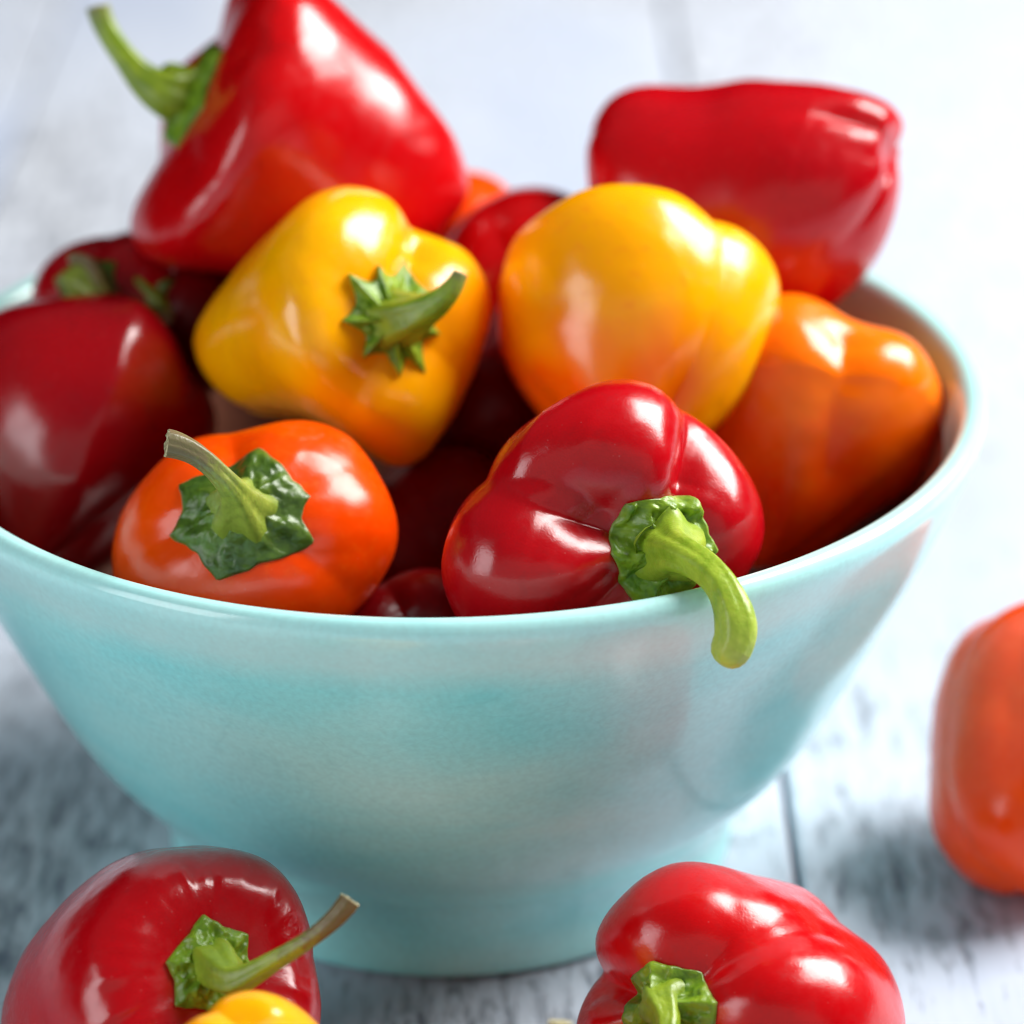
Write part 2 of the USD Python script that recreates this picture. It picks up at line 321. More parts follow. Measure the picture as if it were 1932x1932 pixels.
def calyx_mesh(r, z, f, size, tips, seed, fill=.6, rib=1.0, sharp=.22, crumple=1.0, cone=.22):
    """A wrinkled green cap that follows the shoulder it sits on, with points where the ribs end."""
    nf = len(f); nu = 30
    rng = np.random.default_rng(seed)
    ang = 2 * np.pi * (np.arange(tips) + rng.uniform(-.22, .22, tips)) / tips + rng.uniform(0, 6.28)
    ln = rng.uniform(.85, 1.12, tips)
    star = np.zeros(nf); ribs = np.zeros(nf)
    order = np.argsort(ang % (2 * np.pi)); A = (ang % (2 * np.pi))[order]; Ln = ln[order]
    for j in range(tips):
        a0, a1 = A[j], A[(j + 1) % tips]; gap = (a1 - a0) % (2 * np.pi)
        u = ((f - a0) % (2 * np.pi)) / gap
        on = u < 1
        edge = (1 - u) * Ln[j] + u * Ln[(j + 1) % tips] - sharp * np.sin(np.pi * u) ** .8
        star[on] = edge[on]
    for a in ang:
        ribs += np.exp(-(((f - a + np.pi) % (2 * np.pi) - np.pi) / .13) ** 2)
    for a in ang + np.pi / tips:
        ribs += .6 * np.exp(-(((f - a + np.pi) % (2 * np.pi) - np.pi) / .1) ** 2)
    edge = size * (star + .05 * (noise(np.stack([np.cos(f) * 6, np.sin(f) * 6, 0 * f], -1), seed) - .5))
    u = np.linspace(0, 1, nu)[:, None]
    rho = u * edge[None]
    half = len(r) // 3
    zb = np.stack([np.interp(rho[:, j], np.maximum.accumulate(r[:half, j]), z[:half, j]) for j in range(nf)], 1)
    ze = zb[-1][None]
    top = zb + fill * np.clip(ze - zb, 0, None)
    P = np.stack([rho * np.cos(f), rho * np.sin(f), 0 * rho], -1)
    crum = (fbm(P * 520 + seed, 3, seed) - .5) * .0016 * crumple + (noise(P * 260 + seed, seed + 5) - .5) * .0014 * crumple
    fade = np.clip((1 - u) / .12, 0, 1) ** .5
    thick = .0009 + .0003 * np.sin(f * 3 + seed)[None]
    top = top + cone * size * np.exp(-(rho / (.42 * size)) ** 2)
    h = thick * (.35 + .65 * fade) + crum * np.clip(u * 4, 0, 1) * (.3 + .7 * fade) + .0011 * rib * ribs[None] * np.clip(u * 3, 0, 1) * np.clip((1.02 - u) * 1.6, 0, 1)
    Zt = top + np.maximum(h, .0003)
    V = np.stack([rho * np.cos(f), rho * np.sin(f), Zt], -1)
    V[0] = V[0].mean(0)
    skirt = V[-1].copy(); skirt[:, 2] = ze[0] - .0006; skirt[:, :2] *= .985
    under = V[-1].copy(); under[:, :2] *= .6; under[:, 2] = zb[int(nu * .6)] - .0008
    V = np.concatenate([V, skirt[None], under[None]])
    along = np.concatenate([np.broadcast_to(u, (nu, nf)) ** 6, np.ones((1, nf)), np.ones((1, nf))])
    core = np.concatenate([np.exp(-(np.broadcast_to(u, (nu, nf)) / .44) ** 2), np.zeros((2, nf))])
    return V.reshape(-1, 3), grid_faces(nu + 2, nf), (along.ravel(), core.ravel()), Zt[0].mean()
def stem_mesh(pts, radii, seed, ridges=5, rough=1.0, dome=False):
    """A ridged stalk along the points; returns it and its cut end."""
    from scipy.interpolate import CubicSpline
    pts = np.asarray(pts, float); n, k = 56, 40
    d = np.r_[0, np.cumsum(np.linalg.norm(np.diff(pts, axis=0), axis=1))]; d /= d[-1]
    s = np.linspace(0, 1, n); C = CubicSpline(d, pts)(s); T = CubicSpline(d, pts)(s, 1)
    T /= np.linalg.norm(T, axis=1, keepdims=True)
    rad = np.interp(s, np.linspace(0, 1, len(radii)), radii)
    rad = np.convolve(np.pad(rad, 3, mode="edge"), np.ones(7) / 7, "valid")
    a = np.cross(T[0], [0.3, .2, 1.0]); a /= np.linalg.norm(a)
    th = np.linspace(0, 2 * np.pi, k, endpoint=False); rows = []
    for i in range(n):
        a = a - T[i] * (a @ T[i]); a /= np.linalg.norm(a); b = np.cross(T[i], a)
        rr = rad[i] * (1 + .022 * np.cos(13 * th + 2 * np.sin(5 * s[i])) + .10 * np.cos(ridges * th + .6 * seed + 1.2 * s[i]) * (1.15 - .7 * s[i]) + rough * .10 * (noise(np.stack([np.cos(th) * 2.5 + seed, np.sin(th) * 2.5, 0 * th + s[i] * 3.0], -1), seed) - .5)
                       + rough * .05 * (noise(np.stack([np.cos(th) * 7 + seed, np.sin(th) * 7, 0 * th + s[i] * 9], -1), seed + 2) - .5))
        rows.append(C[i] + rr[:, None] * (np.cos(th)[:, None] * a + np.sin(th)[:, None] * b))
    V = np.array(rows); along = np.repeat(s, k)
    mesh = (V.reshape(-1, 3), grid_faces(n, k))
    # the cut end: a rough, slightly hollow disc inside the last ring
    ring = V[-1]; cen = ring.mean(0); rs = [ring]
    for q, dep in (((.93, .35), (.78, .66), (.5, .9), (.25, .98), (.02, 1.0)) if dome else ((.93, .12), (.8, .05), (.55, -.12), (.25, -.05), (.02, -.1))):
        w = cen + (ring - cen) * q + T[-1] * rad[-1] * dep
        w = w + T[-1] * rad[-1] * (.05 if dome else .22) * rough * (noise(w * 1400, seed)[:, None] - .5)
        rs.append(w)
    E = np.array(rs)
    return mesh, along, (E.reshape(-1, 3), grid_faces(len(rs), k))

def at(px, py, depth):
    """The point that far along the camera's axis under a place in the photograph (1932 units wide)."""
    v = FWD + RIGHT * (px - 966) / 6532.5 + UP * (966 - py) / 6532.5
    return EYE + v * depth
def depth_of(p): return (np.asarray(p) - EYE) @ FWD

FIT = {
    'red_top_left': ((-0.02528, 0.04104, 0.12334), (-0.82409, 0.42087, 0.37914), {'ge': 0.55, 'gb': 0.5, 'gs': 0.2, 'ell': 0.0501, 'ea': 1.98332, 'bend': 0.01987, 'bdir': -2.366, 'R': 0.03025, 'L': 0.05717, 'k': 0.39999, 'k2': -0.14931, 'pa': 0.59059, 'pb': 0.66511, 'dt': 0.05, 'wt': 0.44837, 'db': 0.02985, 'grooves': [(1.00871, 0.02002, 0.30034, -0.03999), (5.51764, 0.0499, 0.37504, 0.0743), (2.26632, 0.14996, 0.30006, -0.03611), (3.77016, 0.14999, 0.42009, -0.01084)]}),
    'red_top_right': ((0.06012, 0.04186, 0.11361), (-0.92065, -0.11524, -0.37299), {'ge': 0.1, 'gb': 0.9, 'gs': 0.25, 'ell': -0.00449, 'ea': 0.90319, 'bend': 0.29354, 'bdir': 1.22236, 'R': 0.02536, 'L': 0.06277, 'k': 0.24919, 'k2': -0.02039, 'pa': 0.8821, 'pb': 0.7818, 'dt': 0.08744, 'wt': 0.50542, 'db': 0.13086, 'grooves': [(0.7341, 0.10026, 0.20049, -0.03998), (5.41968, 0.0578, 0.21233, 0.00835), (2.67518, 0.08885, 0.20017, -0.03997), (4.13546, 0.05011, 0.35959, 0.00051)]}),
    'yellow': ((-0.01616, 0.002, 0.10698), (0.58185, 0.03965, 0.81233), {'ge': 0.55, 'gb': 0.5, 'gs': 0.4725, 'ell': 0.04362, 'ea': 2.7397, 'bend': 0.37783, 'bdir': -2.86043, 'R': 0.026, 'L': 0.05551, 'k': 0.17972, 'k2': -0.03, 'pa': 0.80352, 'pb': 0.99999, 'dt': 0.20463, 'wt': 0.59993, 'db': 0.00019, 'grooves': [(1.15201, 0.23988, 0.44997, -0.01999), (4.18851, 0.04995, 0.3241, -0.0194), (5.68612, 0.09, 0.44976, -0.01997), (2.59925, 0.015, 0.44378, 0.03324)]}),
    'yellow_orange': ((0.0348, -0.00125, 0.1042), (0.04726, 0.87849, -0.47543), {'ge': 0.55, 'gb': 0.5, 'gs': 0.4725, 'ell': 0.0, 'ea': 0.0, 'bend': 0.0, 'bdir': 0.0, 'R': 0.02483, 'L': 0.0531, 'k': 0.33952, 'k2': 0.01667, 'pa': 0.79754, 'pb': 0.96436, 'dt': 0.44823, 'wt': 0.59616, 'db': 0.0227, 'grooves': [(2.35303, 0.12428, 0.36853, -0.00772), (4.45541, 0.10438, 0.59945, 0.00017), (0.2577, 0.0866, 0.52654, -0.00118)]}),
    'orange_front': ((-0.03296, -0.04663, 0.08408), (-0.0172, 0.34399, 0.93882), {'ge': 0.55, 'gb': 0.5, 'gs': 0.4725, 'ell': -0.08117, 'ea': 1.96069, 'bend': 0.01425, 'bdir': -1.5893, 'R': 0.02409, 'L': 0.04691, 'k': 0.09148, 'k2': -0.01745, 'pa': 1.14996, 'pb': 1.15, 'dt': 0.14482, 'wt': 0.5999, 'db': 0.15811, 'grooves': [(1.77761, 0.09, 0.30001, -0.00978), (3.39949, 0.06999, 0.58997, 0.00015), (5.67935, 0.08, 0.44341, 0.00877), (0.57744, 0.02944, 0.30001, 0.04794)]}),
    'red_front': ((0.02498, -0.05699, 0.09352), (0.50418, -0.32877, 0.79857), {'ge': 0.55, 'gb': 0.5, 'gs': 0.4725, 'ell': -0.0252, 'ea': 2.23143, 'bend': 0.17843, 'bdir': 0.81836, 'R': 0.02555, 'L': 0.04793, 'k': 0.36785, 'k2': 0.03573, 'pa': 1.0604, 'pb': 1.15, 'dt': 0.23186, 'wt': 0.35137, 'db': 0.09468, 'grooves': [(1.13462, 0.21925, 0.44994, 0.0), (2.79682, 0.26003, 0.44988, 0.09693), (3.918, 0.10005, 0.28013, 0.00144), (5.23113, 0.19797, 0.30798, 0.03154)]}),
    'orange_right': ((0.0677, 0.00233, 0.08289), (0.04773, 0.86746, -0.49522), {'ge': 0.55, 'gb': 0.5, 'gs': 0.4725, 'ell': -0.02813, 'ea': 1.87181, 'bend': 0.36846, 'bdir': -0.37792, 'R': 0.02436, 'L': 0.0532, 'k': 0.4, 'k2': 0.0169, 'pa': 0.9499, 'pb': 1.14997, 'dt': 0.4439, 'wt': 0.4067, 'db': 0.01273, 'grooves': [(6.19561, 0.14412, 0.30555, 0.004), (1.29266, 0.05001, 0.30006, 1e-05), (2.97194, 0.0762, 0.54995, 0.0), (4.71167, 0.12962, 0.54906, 0.0013)]}),
    'red_left': ((-0.0712, 0.00594, 0.08071), (0.25687, 0.77886, -0.57219), {'ge': 0.55, 'gb': 0.5, 'gs': 0.4725, 'ell': 0.01424, 'ea': 3.03542, 'bend': 0.11358, 'bdir': -2.20994, 'R': 0.02446, 'L': 0.06064, 'k': 0.3187, 'k2': 0.02815, 'pa': 1.14999, 'pb': 0.95147, 'dt': 0.20096, 'wt': 0.35002, 'db': 0.03317, 'grooves': [(0.81311, 0.05008, 0.49919, 0.02191), (3.09952, 0.12, 0.38084, -0.01402), (5.06136, 0.05017, 0.49412, -0.00069)]}),
    'red_back_left': ((-0.06295, 0.03561, 0.09226), (-0.30902, 0.42625, 0.85019), {'ge': 0.55, 'gb': 0.5, 'gs': 0.4725, 'ell': 0.0, 'ea': 0.0, 'bend': 0.0, 'bdir': 0.0, 'R': 0.02117, 'L': 0.04626, 'k': -0.09983, 'k2': -0.01212, 'pa': 0.99443, 'pb': 1.04209, 'dt': 0.30825, 'wt': 0.5982, 'db': 0.1211, 'grooves': [(3.59174, 0.29279, 0.45477, -0.00183), (5.71763, 0.11127, 0.33372, 0.00604), (1.71246, 0.13026, 0.46187, -0.02062)]}),
    'red_middle_back': ((0.01685, 0.044, 0.09681), (0.11687, 0.13341, -0.98415), {'ge': 0.55, 'gb': 0.5, 'gs': 0.4725, 'ell': 0.0, 'ea': 0.0, 'bend': 0.0, 'bdir': 0.0, 'R': 0.021, 'L': 0.04618, 'k': 0.01361, 'k2': -0.03298, 'pa': 0.88409, 'pb': 0.9362, 'dt': 0.20255, 'wt': 0.59799, 'db': 0.19539, 'grooves': [(1.16082, 0.11714, 0.49995, -0.00426), (3.24791, 0.27753, 0.26604, -7e-05), (5.35041, 0.19987, 0.2692, -0.00146)]}),
    'red_foreground_left': ((-0.0453, -0.10363, 0.0303), (0.42253, 0.25774, 0.86893), {'ge': 0.55, 'gb': 0.5, 'gs': 0.4725, 'ell': 0.04173, 'ea': 0.84064, 'bend': 0.05782, 'bdir': 2.1505, 'R': 0.02757, 'L': 0.06456, 'k': -0.01378, 'k2': -0.05268, 'pa': 0.57847, 'pb': 0.90925, 'dt': 0.34002, 'wt': 0.7193, 'db': 0.05084, 'grooves': [(4.73271, 0.02028, 0.35344, 0.01455), (0.07588, 0.12, 0.47617, -0.00953), (1.52958, 0.08249, 0.59972, -0.05743), (3.17118, 0.02002, 0.59874, 0.00529)]}),
    'red_foreground_right': ((0.05158, -0.10017, 0.02231), (-0.49425, 0.04731, 0.86803), {'ge': 0.55, 'gb': 0.5, 'gs': 0.4725, 'ell': -0.04196, 'ea': 1.2316, 'bend': 0.19967, 'bdir': 2.05391, 'R': 0.02547, 'L': 0.06207, 'k': 0.24287, 'k2': -0.05717, 'pa': 1.14591, 'pb': 0.95742, 'dt': 0.20004, 'wt': 0.45836, 'db': 0.10266, 'grooves': [(5.6009, 0.09204, 0.20418, 0.047), (0.97234, 0.09913, 0.33666, 0.04499), (2.84355, 0.22668, 0.25996, 0.01115), (4.11494, 0.22224, 0.30007, -0.00183)]}),
    'orange_far_right': ((0.11141, -0.01425, 0.02451), (0.23974, 0.86652, -0.43779), {'ge': 0.55, 'gb': 0.5, 'gs': 0.4725, 'ell': 0.01409, 'ea': 2.25378, 'bend': 2e-05, 'bdir': 0.56199, 'R': 0.0221, 'L': 0.05404, 'k': 0.1288, 'k2': -0.06086, 'pa': 0.65417, 'pb': 0.76308, 'dt': 0.20129, 'wt': 0.35277, 'db': 0.00742, 'grooves': [(4.82367, 0.08997, 0.30628, 0.00499), (0.87192, 0.09, 0.39982, 0.00303), (2.84454, 0.03856, 0.33427, -0.00282)]}),
}
